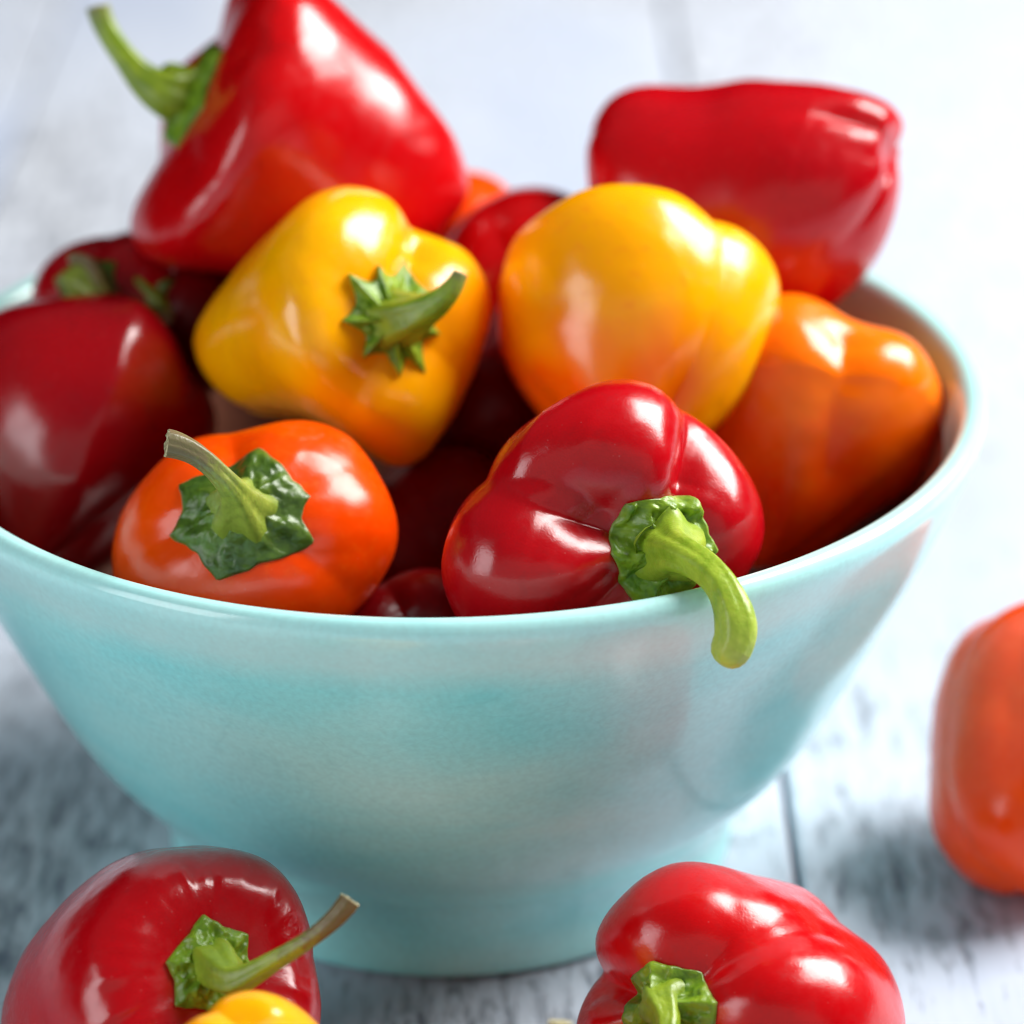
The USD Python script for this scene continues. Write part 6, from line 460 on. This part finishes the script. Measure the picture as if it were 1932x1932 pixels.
pepper("red_pepper", "red pepper at the bowl's front whose green stem hooks over the rim", "crimson", c, a, s, 22,
       (.0116, 6, "fresh", dict(fill=.85, rib=1.1, sharp=.16, crumple=1.5)), ([(1275, 1042, 6), (1335, 1075, 13), (1375, 1128, 17), (1390, 1180, 18), (1382, 1222, 18)], [4.6, 3.6, 2.9, 2.7, 2.6, 2.8, 3.5, 3.3], "fresh", .8), key="red_front")
c, a, s = fitted("yellow")
pepper("yellow_pepper", "yellow pepper at the middle of the bowl facing the viewer with a star shaped calyx", "yellow", c, a, s, 33,
       (.0125, 9, "fresh", dict(fill=.8, rib=2.2, sharp=.3, crumple=.6, cone=.1)), ([(785, 592, 5), (830, 566, 8), (868, 516, 9)], [4.4, 3.9, 2.7, 2.0, 1.3], "olive", .8), key="yellow")
c, a, s = fitted("yellow_orange")
pepper("yellow_pepper", "smooth yellow pepper painted with orange bounce light, stem hidden, right of the starred yellow one", "yellow_orange", c, a, s, 44, key="yellow_orange")
c, a, s = fitted("orange_right")
pepper("orange_pepper", "orange pepper against the right inner wall of the bowl", "orange_lit", c, a, s, 55, key="orange_right")
c, a, s = fitted("red_left")
pepper("red_pepper", "dark red pepper leaning on the bowl's left rim, cut by the left edge", "dark_red", c, a, s, 66, key="red_left")
c, a, s = fitted("red_top_left")
pepper("red_pepper", "big bright red pepper atop the heap, long green stem pointing up left", "red", c, a, s, 77,
       (.0132, 6, "fresh", dict(fill=.7, rib=.8, sharp=.2)), ([(325, 178, 2), (288, 160, 3), (245, 118, 4), (205, 62, 4), (186, 14, 4)], [4.6, 4.0, 2.9, 2.3, 2.1, 2.0, 2.2], "olive", .9), key="red_top_left")
c, a, s = fitted("red_top_right")
pepper("red_pepper", "long red pepper lying across the back right of the heap, no stem in view", "crimson", c, a, s, 88, key="red_top_right")
c, a, s = fitted("red_back_left")
pepper("red_pepper", "small dark red pepper at the back left rim with a curled dry stem", "dark_red", c, a, s, 99,
       (.008, 6, "deep", dict(fill=.7)), ([(200, 560, 4), (186, 530, 6), (166, 497, 7), (132, 490, 7)], [3.0, 1.8, 1.3, 1.1, 1.1], "dry", 1.0), key="red_back_left")
c, a, s = fitted("red_middle_back")
pepper("red_pepper", "red pepper at the back between the two yellow ones", "red", c, a, s, 111, key="red_middle_back")
pepper("red_pepper", "shade-painted red pepper deep in the gap below the two yellow ones", "shadowed", unproject(935, 745, .028), (.2, .5, .6), generic(.022, .045, .3, seed=4), 121)
pepper("orange_pepper", "orange pepper at the very back, a sliver beside the big red one", "orange", unproject(872, 480, .075), (0, .3, -.9), generic(.0155, .036, .9, seed=5), 131)
pepper("red_pepper", "shade-painted red pepper low at the front rim between the orange and the red one", "shadowed", unproject(790, 1262, -.048), (.1, .2, .9), generic(.0165, .036, .5, seed=6), 141)
pepper("red_pepper", "shade-painted red pepper in the dark hollow behind the front orange one", "shadowed", unproject(800, 1060, -.004), (-.4, .8, .1), generic(.022, .045, 1.5, seed=7), 151)
c, a, s = fitted("red_foreground_left")
pepper("red_pepper", "glossy crimson pepper on the table at the front left behind the cut-off yellow one", "crimson", c, a, s, 161,
       (.0083, 6, "fresh", dict(fill=.8, rib=.9, sharp=.2, crumple=1.5)), ([(440, 1848, 5), (500, 1822, 8), (570, 1780, 10), (625, 1738, 11), (660, 1698, 11)], [3.1, 2.4, 1.8, 1.5, 1.35, 1.45, 1.75], "browned", 1.2), pucker=.035, key="red_foreground_left", size=0.9791)
c, a, s = fitted("red_foreground_right")
pepper("red_pepper", "bright red lobed pepper on the table at the front right", "red", c, a, s, 171,
       (.009, 7, "fresh", dict(fill=.8, rib=.9, sharp=.12)), ([(1258, 1930, 4), (1248, 1972, 7), (1225, 2030, 9)], [3.0, 2.2, 1.7, 1.5, 1.7], "olive", 1.0), key="red_foreground_right", size=1.0339)
c, a, s = fitted("orange_far_right")
pepper("orange_pepper", "orange pepper standing on the table right of the bowl, cut by the right edge", "orange", c, a, s, 181, key="orange_far_right", size=1.0188)

pepper("red_pepper", "shade-painted red pepper in the gap left of the starred yellow one, green cap showing", "shadowed", unproject(362, 600, .034), (-.6, .35, .72), generic(.0145, .032, .7, seed=8), 191,
       (.0078, 7, "deep", dict(fill=.8)), ([(300, 575, 3), (312, 600, 5)], [2.6, 1.8, 1.5], "olive", 1.0))
pepper("yellow_pepper", "yellow pepper cut by the bottom edge in front of the crimson one", "yellow", (-.0270, -.1500, .0274), (.08, -.9, -.43), generic(.0195, .0605, .4, n=3, depth=.13, seed=9), 201)
pepper("red_pepper", "pepper below the bottom edge, only its dry stem tip in view", "red", (0.02177, -0.14204, 0.01985), (-.2, .25, .9), generic(.0185, .04, .4, seed=10), 211,
       (.006, 6, "fresh", dict(fill=.8)), ([(1075, 2090, 4), (1062, 2010, 5), (1056, 1960, 5), (1056, 1930, 5)], [2.6, 1.8, 1.5, 1.5, 1.9], "dry", 1.2), size=1.0182)
